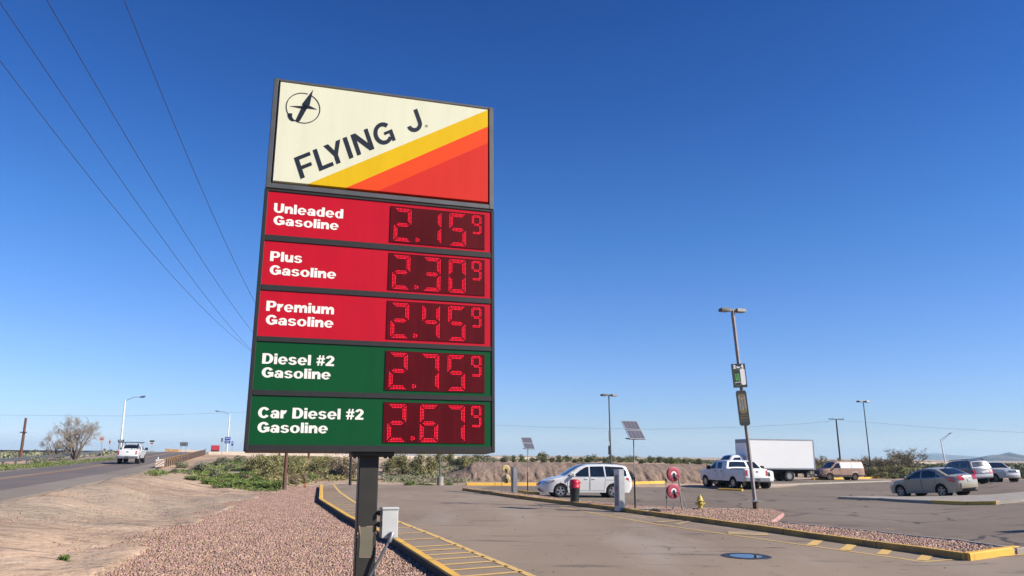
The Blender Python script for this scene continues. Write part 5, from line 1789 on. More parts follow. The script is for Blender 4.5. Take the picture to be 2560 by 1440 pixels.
def hydrant():
    p = at(1751, 1273, .10)
    t = empty('fire_hydrant', p, R_(10), 'yellow fire hydrant standing on the gravel island', 'fire hydrant')
    mb = MB().lathe([(.115, -.08), (.115, .02), (.09, .03), (.09, .30), (.10, .32), (.145, .33), (.15, .355), (.12, .37), (.105, .40), (.095, .46), (.07, .51), (.035, .535), (.035, .56), (.03, .58), (0, .58)], 24)
    mb.build('body', M['hydrant'], t, smooth=40)
    for a in (0, 180, 270):
        Rm = Matrix.Rotation(R_(a), 4, 'Z') @ Matrix.Translation((.07, 0, .22)) @ Matrix.Rotation(R_(90), 4, 'Y')
        s_ = 1.25 if a == 270 else 1
        MB().lathe([(.05 * s_, 0), (.05 * s_, .07), (.062 * s_, .075), (.062 * s_, .105), (.03, .115), (.02, .14), (0, .14)], 14, Rm).build('outlet', M['hydrant'], t, smooth=40)
hydrant()
p = at(1738, 1274, .12)
tag(MB().tube([(p.x - .12, p.y, p.z + .02), (p.x + .12, p.y - .03, p.z + .03)], .03, 8).build('pipe_stub', M['under']), 'short dark pipe stub lying on the gravel by the hydrant', 'pipe')
b = at(1640, 1279, .14)
tag(MB().tube([(b.x - .22, b.y, b.z), (b.x - .1, b.y + .05, b.z + .07), (b.x + .05, b.y, b.z + .05), (b.x + .2, b.y + .04, b.z + .01)], .05, 8).build('hose_bundle', M['hose'], smooth=40), 'dark coiled hose end lying on the concrete pad', 'hose')

# ------------------------------------------------------------------ lamps and poles
def lot_lamp(px, py, pxt, pyt, label, mpole, dz=0.0, half=.55, plinth=None, yaw=0.0, box=False, Y=None, round_=True, r0=.075, head=(.26, .40, .13)):
    """twin headed parking lot lamp; top given by pixel pxt, pyt"""
    p = at(px, py, dz) if Y is None else along(px, Y)
    X, Z = zat(pxt, pyt, p.y)
    t = empty('lot_lamp', p, 0, label, 'lamp post', 'twin headed lamp posts of the lot')
    z0 = 0
    if plinth:
        MB().lathe([(plinth[0], -.3), (plinth[0], plinth[1] - .03), (plinth[0] - .03, plinth[1])], 20).build('plinth', M['concrete'], t, smooth=40)
        z0 = plinth[1]
    top = Vector((X - p.x, 0, Z - p.z))
    if round_:
        MB().tube([(0, 0, z0 - .05), top * .5 + Vector((0, 0, z0 * .5)), top], [r0, r0 * .85, r0 * .7], 10).build('pole', mpole, t, smooth=40)
    else:
        MB().tube([(0, 0, z0 - .05), top], r0, 4).build('pole', mpole, t)
    Ry = Matrix.Translation(top) @ Matrix.Rotation(yaw, 4, 'Z')
    a = MB().cbox(-half * .5, half * .5, -.05, .05, -.06, .06, .01).build('cross_arm', mpole, t)
    a.matrix_local = Ry
    for sg in (-1, 1):
        h = MB()
        x0, x1 = (half * .42, half * .42 + head[1])
        h.add([(sg * x0, -head[0], -head[2] * .5), (sg * x0, head[0], -head[2] * .5), (sg * x0, head[0] * .8, head[2] * .7), (sg * x0, -head[0] * .8, head[2] * .7),
               (sg * x1, -head[0], -head[2] * .5), (sg * x1, head[0], -head[2] * .5), (sg * x1, head[0] * .9, head[2] * .55), (sg * x1, -head[0] * .9, head[2] * .55)],
              [(0, 1, 2, 3), (4, 7, 6, 5), (0, 4, 5, 1), (3, 2, 6, 7), (0, 3, 7, 4), (1, 5, 6, 2)])
        hd = h.build('lamp_head', M['lamplens'] if sg > 0 else M['lampbronze'], t)
        hd.matrix_local = Ry
        l = MB().box(min(sg * (x0 + .05), sg * (x1 - .04)), max(sg * (x0 + .05), sg * (x1 - .04)), -head[0] * .8, head[0] * .8, -head[2] * .5 - .02, -head[2] * .5 - .003).build('lens', M['plate'], hd)
    if box:
        MB().cbox(-.22, -.06, -.1, .1, top.z * .33, top.z * .43, .02).build('cabinet', M['lampbronze'], t)
        MB().cbox(-.17, -.08, -.06, .06, top.z * .48, top.z * .60, .02).build('antenna', M['lampgrey'], t)
    return t, p, top

lt, lp, ltop = lot_lamp(1890, 1274, 1831, 776, 'leaning grey lamp post carrying two drink signs on the island', M['lampgrey'], .1, half=.42, round_=False, r0=.082, yaw=R_(12), head=(.17, .40, .12))
MB().tube([(0, 0, -.1), ltop * .035], .115, 4).build('base', M['rust'], lt)
MB().cbox(-.12, .12, -.12, .12, ltop.z * .037, ltop.z * .046, .01).build('clamp', M['alum'], lt)
lot_lamp(1528, 1166, 1522, 988, 'dark lamp post rising behind the white minivan', M['greenpole'], Y=62, box=True, yaw=R_(15))
lot_lamp(2179, 1193, 2158, 1004, 'dark leaning lamp post on a round concrete plinth right of the tan van', M['lampbronze'], plinth=(.36, .62), yaw=R_(18), half=.8, head=(.28, .5, .16))
lot_lamp(1100, 1213, 1093, 960, 'lamp post on a round concrete plinth below the price sign', M['greenpole'], plinth=(.24, .6), yaw=R_(15), r0=.06)
lot_lamp(875, 1213, 884, 960, 'black lamp post just left of the price sign post', M['under'], yaw=R_(10), r0=.1)

for (x_, y_), lb_ in (((28.0, 19.0), 'unseen grey lamp post added right of the picture edge for its shadow across the brown lot'), ((47.5, 53.0), 'unseen dark lamp post added right of the picture edge for its shadow near the silver SUVs')):  # out of view, added for the shadows they throw across the lot
    tp_ = empty('lot_lamp', (x_, y_, float(gz(x_, y_))), 0, lb_, 'lamp post', 'twin headed lamp posts of the lot')
    MB().tube([(0, 0, -.2), (0, 0, 8.2)], [.11, .08], 10).build('pole', M['lampgrey'], tp_, smooth=40)
    MB().cbox(-.5, .5, -.06, .06, 8.1, 8.25, .01).build('cross_arm', M['lampgrey'], tp_)
    for sg in (-1, 1):
        MB().cbox(sg * .75 - .4, sg * .75 + .4, -.3, .3, 8.05, 8.3, .03).build('lamp_head', M['lampbronze'], tp_)

# drink signs hung on the leaning lamp: flat printed boards
def board(px0, py0, px1, py1, name, poly, m, label, wscale=1.0):
    """a board centred on the pole between two pixel heights, facing the camera side; returns (root, width, height)"""
    cx, cy = (px0 + px1) / 2, (py0 + py1) / 2
    X, Z = zat(cx, cy, lp.y - .14)
    return Vector((X, lp.y - .14, Z))

def drink_sign():
    k = (lp.y - .14) / FPX
    c = board(1828, 909, 1868, 969, '', None, None, '')
    w, h = 36 * k, 59 * k
    t = empty('drink_sign', c, R_(6), 'dark green drink sign reading 2 for 4 with two cans, on the leaning lamp post', 'sign')
    t.rotation_euler = (0, R_(-4), R_(6))
    MB().cbox(-w / 2, w / 2, -.012, .012, -h / 2, h / 2, .004).build('board', M['black_print'], t)
    R = Matrix.Translation((0, -.0125, 0)) @ Matrix.Rotation(R_(90), 4, 'X')
    def can(x0, x1, z0, z1, m, nm, zz):
        r = (x1 - x0) * .22
        poly = [(x0 + r, z0), (x1 - r, z0), (x1, z0 + r), (x1, z1 - r), (x1 - r, z1), (x0 + r, z1), (x0, z1 - r), (x0, z0 + r)]
        return MB().prism(poly, zz, zz + .002, R).build(nm, m, t)
    can(-w * .40, w * .10, -h * .44, h * .27, M['green_print_edge'], 'can_print', .0005)
    can(-w * .36, w * .06, -h * .41, h * .25, M['black_print'], 'can_print', .003)
    can(w * .08, w * .42, -h * .40, h * .29, M['paint_white'], 'can_print', .004)
    mb = MB()
    for i, (x, L) in enumerate(((-.26, .34), (-.15, .30), (-.045, .36))):
        X0 = x * w
        mb.prism([(X0 - w * .045, h * .08), (X0 + w * .04, h * .08), (X0 + w * .02, h * .02), (X0 + w * .035, -h * L * .55), (X0 - w * .005, -h * L * .75), (X0 - w * .03, -h * L * .4), (X0 - w * .02, h * .0)], .0055, .007, R)
    mb.build('claw_mark', M['green_glow'], t)
    mb = MB()
    mb.prism([(-w * .36, -h * .30), (w * .05, -h * .28), (w * .05, -h * .26), (-w * .36, -h * .28)], .0055, .007, R)
    mb.build('can_band', M['paint_white'], t)
    for s_, x, zz, ww, hh in (('2', -.38, .30, .20, .15), ('for', -.14, .31, .26, .09), ('4', .17, .30, .20, .17)):
        o = text_mesh(s_, M['paint_white'], x * w, zz * h, ww * w, hh * h, 0, .03 * w, t)
        o.matrix_local = Matrix.Translation((0, -.014, 0)) @ Matrix.Rotation(R_(90), 4, 'X')
    # can shaped sign below
    c = board(1843, 978, 1872, 1062, '', None, None, '')
    w, h = 27 * k, 86 * k
    t2 = empty('drink_sign', c, 0, 'tall can shaped black and gold drink sign on the leaning lamp post', 'sign')
    t2.rotation_euler = (0, R_(-4.5), R_(8))
    out = [(-.36, -.5), (.36, -.5), (.5, -.46), (.5, .44), (.40, .5), (-.40, .5), (-.5, .44), (-.5, -.46)]
    MB().prism([(x * w, z * h) for x, z in out], -.02, .012, Matrix.Rotation(R_(90), 4, 'X')).build('board', M['black_print'], t2)
    MB().prism([(x * w * .98 + .03, z * h * .97) for x, z in out], -.05, -.03, Matrix.Rotation(R_(90), 4, 'X')).build('back_board', M['paint_white'], t2)
    R = Matrix.Translation((0, -.0125, 0)) @ Matrix.Rotation(R_(90), 4, 'X')
    MB().prism([(x * w, z * h) for x, z in ((-.34, .40), (.32, .40), (.36, .2), (.36, -.10), (.2, -.16), (-.2, -.16), (-.36, -.08), (-.36, .3))], .0005, .002, R).build('can_print', M['gold_print'], t2)
    mb = MB()
    for x, a, b in ((-.27, .34, -.08), (-.02, .30, -.1), (.24, .34, -.06)):
        mb.prism([((x - .10) * w, a * h), ((x + .09) * w, a * h), ((x + .05) * w, (a - .08) * h), ((x + .09) * w, (b + .05) * h), ((x) * w, b * h), ((x - .07) * w, (b + .1) * h), ((x - .04) * w, (a - .1) * h)], .0025, .004, R)
    mb.build('claw_mark', M['steel_print'], t2)
    mb = MB()
    for zz, hh in ((-.235, .035), (-.31, .045), (-.375, .02)):
        for i in range(5):
            x = -.36 + i * .15
            mb.prism([(x * w, zz * h), ((x + .11) * w, zz * h), ((x + .11) * w, (zz + hh) * h), (x * w, (zz + hh) * h)], .0005, .002, R)
    mb.build('small_print', M['gold_print'], t2)
M['green_print_edge'] = mat('dim_green_print', (.10, .16, .05, 1), .5)
drink_sign()

def street_lamp(px, py, pxt, pyt, pxh, pyh, Y, label, truss=False):
    p = along(px, Y)
    if py: p = Vector((p.x, p.y, p.z - .3))
    X, Z = zat(pxt, pyt, Y)
    Xh, Zh = zat(pxh, pyh, Y)
    t = empty('street_lamp', p, 0, label, 'street lamp')
    k = Y / FPX
    tp = Vector((X - p.x, 0, Z - p.z)); hp = Vector((Xh - p.x, 0, Zh - p.z))
    MB().tube([(0, 0, -.4), tp], [max(.12, 1.9 * k), max(.08, 1.2 * k)], 10).build('pole', M['paint_white'], t, smooth=40)
    mb = MB()
    m_ = tp.lerp(hp, .5) + Vector((0, 0, 0 if truss else (hp.z - tp.z) * .25 + .05))
    mb.tube([tp - Vector((0, 0, .1)), m_, hp], max(.035, .55 * k), 6)
    if truss:
        mb.tube([tp - Vector((0, 0, .7)), m_ - Vector((0, 0, .35)), hp - Vector((0, 0, .05))], max(.03, .45 * k), 6)
    mb.build('arm', M['alum'], t, smooth=40)
    sg = 1 if hp.x > tp.x else -1
    R = Matrix.Translation(hp) @ Matrix.Rotation(R_(-12 * sg), 4, 'Y')
    w = max(.35, 5 * k)
    MB().lathe([(0, -w), (.09, -w * .95), (.16, -w * .4), (.17, w * .3), (.1, w * .9), (0, w)], 12, R @ Matrix.Rotation(R_(90), 4, 'Y') @ Matrix.Scale(.7, 4, (1, 0, 0))).build('lamp_head', M['silver'], t, smooth=40)
street_lamp(301, 1135, 313, 1000, 357, 992, 92, 'tall white street lamp with a curved arm beyond the guard rail')
street_lamp(567, 1133, 574.5, 1036, 543, 1028, 150, 'white street lamp behind the blue road signs')
street_lamp(2364, 1168, 2351.5, 1098, 2376, 1083, 190, 'white street lamp with a trussed arm beyond the desert trees', truss=True)

def pole_wood(px, py, pxt, pyt, r, m, label, Y=None, cross=(), dz=0.0, insul=True):
    p = at(px, py, dz) if Y is None else along(px, Y)
    X, Z = zat(pxt, pyt, p.y)
    t = empty('utility_pole', p, 0, label, 'utility pole')
    tp = Vector((X - p.x, 0, Z - p.z))
    MB().tube([(0, 0, -.5), tp * .5, tp], [r, r * .88, r * .75], 10).build('pole', m, t, smooth=40)
    for z, w, yaw in cross:
        a = MB().cbox(-w / 2, w / 2, -.06, .06, -.06, .06, .01)
        if insul:
            for i in (-.46, -.25, .25, .46):
                a.lathe([(.03, .06), (.06, .1), (.05, .16), (.0, .2)], 8, Matrix.Translation((i * w, 0, 0)))
        o = a.build('cross_arm', m, t)
        o.matrix_local = Matrix.Translation((tp.x * z / tp.z, -.1, z)) @ Matrix.Rotation(yaw, 4, 'Z')
    return t, p, tp
pole_wood(54, 1146, 65, 1045, .17, M['wood'], 'short brown timber pole left of the bare tree', Y=88, cross=((3.2, .75, 0),), insul=False)
pole_wood(710, 1224, 742, 760, .115, M['wood'], 'thick red brown timber pole at the edge of the gravel bed')
pole_wood(699, 1160, 716, 860, .11, M['greywood'], 'thin timber pole in the olive brush left of the red brown pole', Y=95)
hp_t, hp_p, hp_top = pole_wood(772, 1163, 787, 935, .13, M['wood'], 'tall timber pole in the brush carrying the overhead wires', Y=85, cross=((8.6, 3.6, R_(10)), (7.4, 2.4, R_(10))))
pole_wood(2101, 1178, 2090, 1047, .15, M['lampbronze'], 'dark utility pole with a cross arm behind the tan van', Y=128, cross=((8.4, 2.6, R_(5)),))
tag(MB().tube([tuple(at(716, 1226)), tuple(at(716, 1226) + Vector((0, 0, .95)))], .03, 6).build('marker_post', M['lampgrey']), 'thin grey post beside the foot of the red brown pole', 'post')
q = at(762, 1219)
mp = empty('marker_stake', q, 0, 'small orange marker stake on the gravel edge', 'marker')
MB().cbox(-.09, .09, -.02, .02, -.1, .25, .008).build('stake', M['marker_orange'], mp)
MB().cbox(-.09, .09, -.022, .022, .0, .08, .004).build('foot', M['chip'], mp)
for px, py, h, lb in ((788, 1208, 1.0, 'thin dark fence post between the gravel bed and the brush'), (1144, 1212, .5, 'short thin post right of the concrete lamp plinth')):
    q = at(px, py)
    tag(MB().tube([(q.x, q.y, q.z - .2), (q.x + .02, q.y, q.z + h)], .022, 6).build('post', M['rust']), lb, 'post')

# ------------------------------------------------------------------ overhead wires
WPIX = [[(0, 153), (62, 234), (156, 356), (250, 472), (344, 591), (437, 697), (531, 794), (625, 875)],
        [(0, 9), (94, 147), (187, 281), (281, 412), (375, 556), (419, 616), (500, 722), (625, 872)],
        [(116, 0), (187, 119), (262, 250), (337, 378), (419, 516), (500, 641), (625, 822)],
        [(309, 0), (375, 156), (437, 312), (500, 469), (562, 600), (634, 750)]]
wl = ['lowest', 'second', 'third', 'topmost']
for i, wpx in enumerate(WPIX):
    X0, Y0, b = hp_p.x + hp_top.x + (i - 1.5) * 1.0, 85.0, -.175
    a = X0 - b * Y0
    Ys, Zs = [], []
    for q in wpx:
        d = ray(*q)
        y = a / (d.x / d.y - b)
        Ys.append(y); Zs.append(CAM_H + y * d.z / d.y)
    Ys += [Y0] * 3; Zs += [hp_p.z + 8.8] * 3
    co = np.polyfit(Ys, Zs, 3)
    pts = [(a + b * y, y, float(np.polyval(co, y))) for y in np.linspace(6, Y0, 60)]
    e = Vector(pts[0]) - Vector(pts[1])
    pts = [tuple(Vector(pts[0]) + e * 12)] + pts
    tag(MB().tube(pts, .008, 5).build('overhead_wire', M['wire']), 'thin overhead wire crossing the sky, %s of the four at the picture edge' % wl[i], 'wire', 'overhead wires above the road')
def far_wire(pts, Y, label, r=.013):
    P = [Vector((zat(x, y, Y)[0], Y, zat(x, y, Y)[1])) for x, y in pts]
    tag(MB().tube(P, r, 4).build('overhead_wire', M['wire']), label, 'wire', 'distant overhead wires')
far_wire([(-60, 1037), (150, 1039), (300, 1040), (450, 1036), (640, 1029), (760, 1022)], 130, 'faint distant wire passing behind the bare tree')
far_wire([(1160, 1059), (1240, 1063), (1400, 1069), (1640, 1073), (1850, 1068), (2000, 1060), (2082, 1052)], 128, 'faint distant wire running towards the dark utility pole')
far_wire([(2100, 1051), (2200, 1058), (2330, 1069), (2450, 1076), (2600, 1083)], 128, 'faint distant wire running away from the dark utility pole')

# ------------------------------------------------------------------ road furniture
def rail(name, s0, s1, q, h, label, m, post_step=2.0, flip=1, wood=False):
    """W-beam guard rail along the road between stations, on posts"""
    t = empty(name, (0, 0, 0), 0, label, 'guard rail')
    ss = np.arange(s0, s1 + .01, 1.0)
    prof = [(0, -.95), (.02, -.5), (.02, -.49), (.0, -.48), (.0, -.2), (.02, -.19), (.02, .15), (0, .155)] if wood else [(0, -.155), (.055, -.12), (.055, -.07), (0, -.02), (0, .02), (.055, .07), (.055, .12), (0, .155)]
    vs, n = [], len(prof)
    for s in ss:
        x, y = roadpt(s, q)
        z = float(gz(*roadpt(s, max(q, .5) if q < 5 else min(q, RW - .5)))) + h - .155
        for o, dz in prof:
            vs.append((x + RN[0] * o * flip, y + RN[1] * o * flip, z + dz))
    mb = MB()
    mb.add(vs, [(i * n + j, i * n + j + 1, (i + 1) * n + j + 1, (i + 1) * n + j) for i in range(len(ss) - 1) for j in range(n - 1)])
    mb.build('beam', m, t)
    for s in np.arange(s0, s1, post_step):
        x, y = roadpt(s, q + (.06 if wood else -.12) * flip)
        z = float(gz(x, y))
        zt = float(gz(*roadpt(s, max(q, .5) if q < 5 else min(q, RW - .5)))) + h - .02
        o = MB().cbox(-.07, .07, -.08, .08, z - .2 - z, zt - z, .008).build('post', M['greywood'] if wood else M['silver'], t)
        o.location = (x, y, z)
    return t
rail('guard_rail', -18, 58, RW + .8, .74, 'grey steel guard rail along the far side of the road', M['silver'], 3.8, flip=-1)
rr = rail('guard_rail', 0, 62, -.55, .85, 'weathered ochre plank guard rail climbing beside the road', M['rail_rust'], 2.0, flip=-1, wood=True)
x, y = roadpt(-.6, -.55)
q = Vector((x, y, float(gz(x, y))))
hz = empty('hazard_marker', q, R_(14), 'orange and white striped hazard panel at the end of the rusty guard rail', 'hazard marker')
MB().cbox(-.35, .35, -.03, .03, .12, .82, .01).build('panel', M['paint_white'], hz)
mb = MB()
for z0 in (-.36, -.08, .20, .48):
    pl = [(-.34, z0), (.34, z0 + .5), (.34, z0 + .64), (-.34, z0 + .14)]
    pl = [(x, min(.81, max(.13, z))) for x, z in pl]
    mb.prism(pl, .0, .004, Matrix.Translation((0, -.031, 0)) @ Matrix.Rotation(R_(90), 4, 'X'))
mb.build('stripe', M['hazard_orange'], hz)
MB().cbox(-.06, .06, .03, .12, -.3, .8, .01).build('post', M['greywood'], hz)
MB().lathe([(.05, .82), (.06, .9), (.04, 1.0), (0, 1.02)], 10, Matrix.Translation((-.18, 0, 0))).build('reflector', M['paint_white'], hz)

def sign_post(px, Y, zpix, label, build, cat='sign'):
    """a sign on a post; zpix = pixel height of the plate centre"""
    p = along(px, Y)
    X, Z = zat(px, zpix, Y)
    t = empty('road_sign', p, 0, label, cat)
    k = Y / FPX
    build(t, X - p.x, Z - p.z, k)
    return t
RX = Matrix.Rotation(R_(90), 4, 'X')
def plate(t, x, z, w, h, m, y=-.04, nm='plate', n=None):
    if n:
        poly = [(x + w / 2 * math.cos(2 * math.pi * (i + .5) / n) / math.cos(math.pi / n), z + h / 2 * math.sin(2 * math.pi * (i + .5) / n) / math.cos(math.pi / n)) for i in range(n)]
    else:
        poly = [(x - w / 2, z - h / 2), (x + w / 2, z - h / 2), (x + w / 2, z + h / 2), (x - w / 2, z + h / 2)]
    return MB().prism(poly, -y - .012, -y, RX).build(nm, m, t)
def post(t, x, z, r=.03, m=None):
    return MB().tube([(0, 0, -.5), (x, 0, z)], r, 6).build('post', m or M['alum'], t)
def b1(t, x, z, k):
    post(t, x, z + 5 * k, .035); a = plate(t, x, z, 17 * k, 17 * k, M['truckwhite'], n=20)
    plate(t, x, z, 9.5 * k, 7 * k, M['signplate_red'], -.045, 'disc', n=20); plate(t, x, z, 6.5 * k, 1.8 * k, M['paint_white'], -.05, 'bar')
sign_post(255, 98, 1097, 'white round no entry sign with a red centre beside the bare tree', b1)
def b2(t, x, z, k):
    post(t, x, z + 5 * k, .03); plate(t, x, z, 4.5 * k, 13 * k, M['paint_white']); plate(t, x, z, 3 * k, 7 * k, M['signplate_red'], -.045, 'band')
sign_post(275, 112, 1105, 'narrow white and red sign seen nearly edge on', b2)
def b3(t, x, z, k):
    post(t, x, z, .03); plate(t, x, z, 15 * k, 5 * k, M['under']); plate(t, x, z, 9 * k, 2 * k, M['paint_white'], -.045, 'arrow')
sign_post(303, 91, 1102, 'dark one way arrow sign in front of the tall white street lamp', b3)
def b4(t, x, z, k):
    post(t, x, z + 4 * k, .03); plate(t, x, z + 3 * k, 11 * k, 4 * k, M['under']); plate(t, x, z - 2.5 * k, 9 * k, 6 * k, M['paint_white']); plate(t, x, z - 2.5 * k, 6 * k, 2.6 * k, M['signplate_red'], -.045, 'band')
sign_post(380, 150, 1106, 'small dark sign over a white and red sign at the overpass', b4)
def b5(t, x, z, k):
    for d in (-6 * k, 6 * k):
        MB().tube([(x + d, 0, -.5), (x + d, 0, z)], .05, 6).build('post', M['alum'], t)
    plate(t, x, z, 19 * k, 9.5 * k, M['signback'])
    for d in (-5.5 * k, 5.5 * k):
        plate(t, x + d, z, 1.6 * k, 10.5 * k, M['alum'], -.06, 'rib')
sign_post(460, 170, 1110.5, 'wide grey sign back on two posts over the crest of the road', b5)
def b6(t, x, z, k):
    post(t, x, z + 5 * k, .05); plate(t, x, z + 4 * k, 5 * k, 9 * k, M['signback'])
sign_post(555, 131, 1104, 'narrow grey sign post beside the cream barrier', b6)
def b7(t, x, z, k):
    MB().tube([(x - 3 * k, 0, -.5), (x - 3 * k, 0, z)], .04, 6).build('post', M['alum'], t)
    plate(t, x, z + 3.4 * k, 14 * k, 8 * k, M['signplate_blue']); plate(t, x, z - 5 * k, 14 * k, 6.5 * k, M['signplate_blue'])
    for i in range(3):
        plate(t, x + (i - 1) * 4 * k, z + 4 * k, 2.2 * k, 3 * k, M['paint_white'], -.045, 'symbol')
    plate(t, x, z - 5 * k, 8 * k, 2 * k, M['paint_white'], -.045, 'arrow')
sign_post(569, 145, 1100, 'large blue service sign of two plates beyond the cream barrier', b7)
def b8(t, x, z, k):
    post(t, x, z, .04); plate(t, x, z, 4.5 * k, 11 * k, M['signplate_blue']); plate(t, x, z + 2 * k, 2.5 * k, 3 * k, M['paint_white'], -.045, 'symbol')
sign_post(581, 160, 1109, 'small blue sign right of the large blue service sign', b8)
def b9(t, x, z, k):
    post(t, x, z, .06, M['under'])
sign_post(513, 165, 1121, 'short dark post on the crest of the road', b9, 'post')

# ------------------------------------------------------------------ overpass barriers and the red truck on it
def barrier(name, pts, th, label, m=None):
    """wall through (px, top py, bottom py, Y) stations"""
    mb = MB()
    P = []
    for px, t_, b_, Y in pts:
        X, zt = zat(px, t_, Y)
        zb = min(zat(px, b_, Y)[1], float(gz(X, Y))) - .3
        P.append((X, Y, zt, zb))
    n = len(P)
    vs = []
    for X, Y, zt, zb in P:
        vs += [(X, Y, zb), (X, Y, zt), (X + .1, Y + th, zt), (X + .1, Y + th, zb)]
    fs = [(i * 4 + j, i * 4 + (j + 1) % 4, i * 4 + 4 + (j + 1) % 4, i * 4 + 4 + j) for i in range(n - 1) for j in range(4)]
    fs += [(0, 1, 2, 3), tuple(4 * (n - 1) + j for j in (3, 2, 1, 0))]
    mb.add(vs, fs)
    return tag(mb.build(name, m or M['wallconc']), label, 'barrier')
barrier('concrete_barrier', [(522, 1129, 1145, 130), (600, 1129, 1143, 142), (700, 1131, 1144, 165), (820, 1134, 1146, 195), (960, 1138, 1148, 235), (1100, 1140, 1149, 280), (1240, 1142, 1150, 330), (1500, 1146, 1152, 420), (1800, 1149.5, 1154, 520), (1960, 1151.5, 1155, 560)], .3, 'long cream concrete barrier running behind the brush')
barrier('concrete_barrier', [(446, 1123.5, 1134, 178), (470, 1124, 1134, 190), (492, 1126, 1134, 205), (506, 1130, 1135, 215)], .3, 'short cream concrete barrier beyond the crest of the road')
barrier('concrete_barrier', [(413, 1121.5, 1134, 176), (418, 1122, 1134, 176.2), (446, 1123.5, 1134, 177.5)], .3, 'short brown barrier end beyond the crest of the road', M['rail_rust'])
barrier('concrete_barrier', [(2285, 1155.5, 1164, 240), (2400, 1156, 1164, 260)], .3, 'short pale wall beyond the desert trees')
barrier('roadside_wall', [(-60, 1124.5, 1133, 330), (150, 1126, 1134, 330), (310, 1127, 1135, 330)], .4, 'long low dark wall on the horizon behind the bare tree', M['lampbronze'])
X, Z = zat(539, 1112, 210)
rt = empty('red_truck', (X, 210, Z - 3.2), R_(112), 'red box truck passing behind the cream barrier', 'truck')
MB().cbox(-2.4, 2.4, -1.05, 1.05, 1.75, 3.05, .05).build('cargo_box', M['truckred'], rt)
MB().cbox(-2.4, 2.4, -.95, .95, 1.1, 1.72, .05).build('chassis', M['under'], rt)
MB().cbox(2.45, 4.0, -1.0, 1.0, .7, 2.4, .15).build('cab', M['truckred'], rt)
for x in (-1.5, 3.2):
    for sg in (-1, 1):
        wheel(rt, x, sg * .95, .5, .25, sg, M['silver'], 6, .55)

# ------------------------------------------------------------------ plants
def leaf_quads(P, N, size, rs, asp=.5):
    """P (n,3) centres, N (n,3) facing; returns V (4n,3), F"""
    n = len(P)
    a = rs.randn(n, 3); a -= (a * N).sum(1)[:, None] * N
    a /= np.linalg.norm(a, axis=1)[:, None] + 1e-9
    b = np.cross(N, a)
    s_ = (size * (.6 + .8 * rs.rand(n)))[:, None]
    V = np.stack([P - a * s_, P - b * s_ * asp, P + a * s_, P + b * s_ * asp], 1).reshape(-1, 3)
    F = np.arange(4 * n).reshape(n, 4)
    return V, F

def crown_mesh(name, m, seed, n, leaf, nclump=14, clump=.34, flat=.75, top=1.0, airy=0.0, lean=.25, tintr=.35):
    """unit shrub: radius about 1, height about 1 standing on z = 0, of leaf sized faces gathered in clumps"""
    rs = np.random.RandomState(seed)
    C = []
    for i in range(nclump):
        u = rs.rand() ** .55
        a = rs.rand() * 2 * math.pi
        el = rs.rand() ** .8 * math.pi / 2
        C.append((math.cos(a) * math.cos(el) * u * .72, math.sin(a) * math.cos(el) * u * .72, .10 + math.sin(el) * u * (top - clump * .75)))
    C = np.array(C)
    R = clump * (.65 + .7 * rs.rand(nclump))
    k = rs.randint(0, nclump, n)
    d = rs.randn(n, 3); d /= np.linalg.norm(d, axis=1)[:, None]
    rad = R[k] * (rs.rand(n) ** (.33 if airy == 0 else .6))
    P = C[k] + d * rad[:, None] * np.array([1, 1, flat])
    P[:, 2] = np.abs(P[:, 2])
    N = d + rs.randn(n, 3) * .7 + np.array([0, 0, .35])
    N /= np.linalg.norm(N, axis=1)[:, None]
    V, F = leaf_quads(P, N, leaf * np.ones(n), rs)
    ct = 1 + tintr * (rs.rand(nclump) - .5) * 1.4
    t = ct[k] * (1 + tintr * (rs.rand(n) - .5) * 1.6)
    hue = 1 + .25 * (rs.rand(n) - .5)
    T = np.stack([t * hue, t, t * .9, np.ones(n)], -1).repeat(4, 0)
    # a few bare stems from the foot into the clumps
    o = npmesh(name, V, F, m, tint=T)
    me = o.data
    bpy.data.objects.remove(o)
    return me

KINDS_ = {
    'sage': [crown_mesh('sage_crown', M['leaf_sage'], s_, 1500, .055, 16, .30) for s_ in (1, 2, 3)],
    'green': [crown_mesh('green_crown', M['leaf_green'], s_, 1500, .06, 15, .30) for s_ in (4, 5)],
    'lush': [crown_mesh('weed_crown', M['leaf_lush'], s_, 1200, .06, 18, .26, .6, .8) for s_ in (6, 7)],
    'olive': [crown_mesh('olive_crown', M['leaf_olive'], s_, 3000, .036, 22, .28, 1.0, 1.0, 1) for s_ in (8, 9, 10)],
    'dark': [crown_mesh('creosote_crown', M['leaf_dark'], s_, 1500, .055, 14, .30, .9) for s_ in (11, 12, 13)],
    'dry': [crown_mesh('dry_crown', M['leaf_dry'], s_, 2200, .040, 18, .30, 1.0, 1.0, 1) for s_ in (14, 15)],
    'tan': [crown_mesh('tan_crown', M['leaf_tan'], s_, 1800, .04, 16, .30, 1.0, .9, 1) for s_ in (16,)],
}
def shrub(kind, px, py, w, h, label, group=None, Y=None, cat='shrub', name='shrub'):
    """a shrub w wide and h high in picture pixels, its foot at the pixel"""
    p = at(px, py) if Y is None else along(px, Y)
    k = p.y / FPX
    o = bpy.data.objects.new(name, rnd.choice(KINDS_[kind]))
    COL.objects.link(o)
    o.location = (p.x, p.y, p.z - .05)
    o.scale = (w * k / 1.75, w * k / 1.75 * rnd.uniform(.85, 1.15), h * k / 1.05)
    o.rotation_euler = (0, 0, rnd.uniform(0, 6.28))
    return tag(o, label, cat, group)

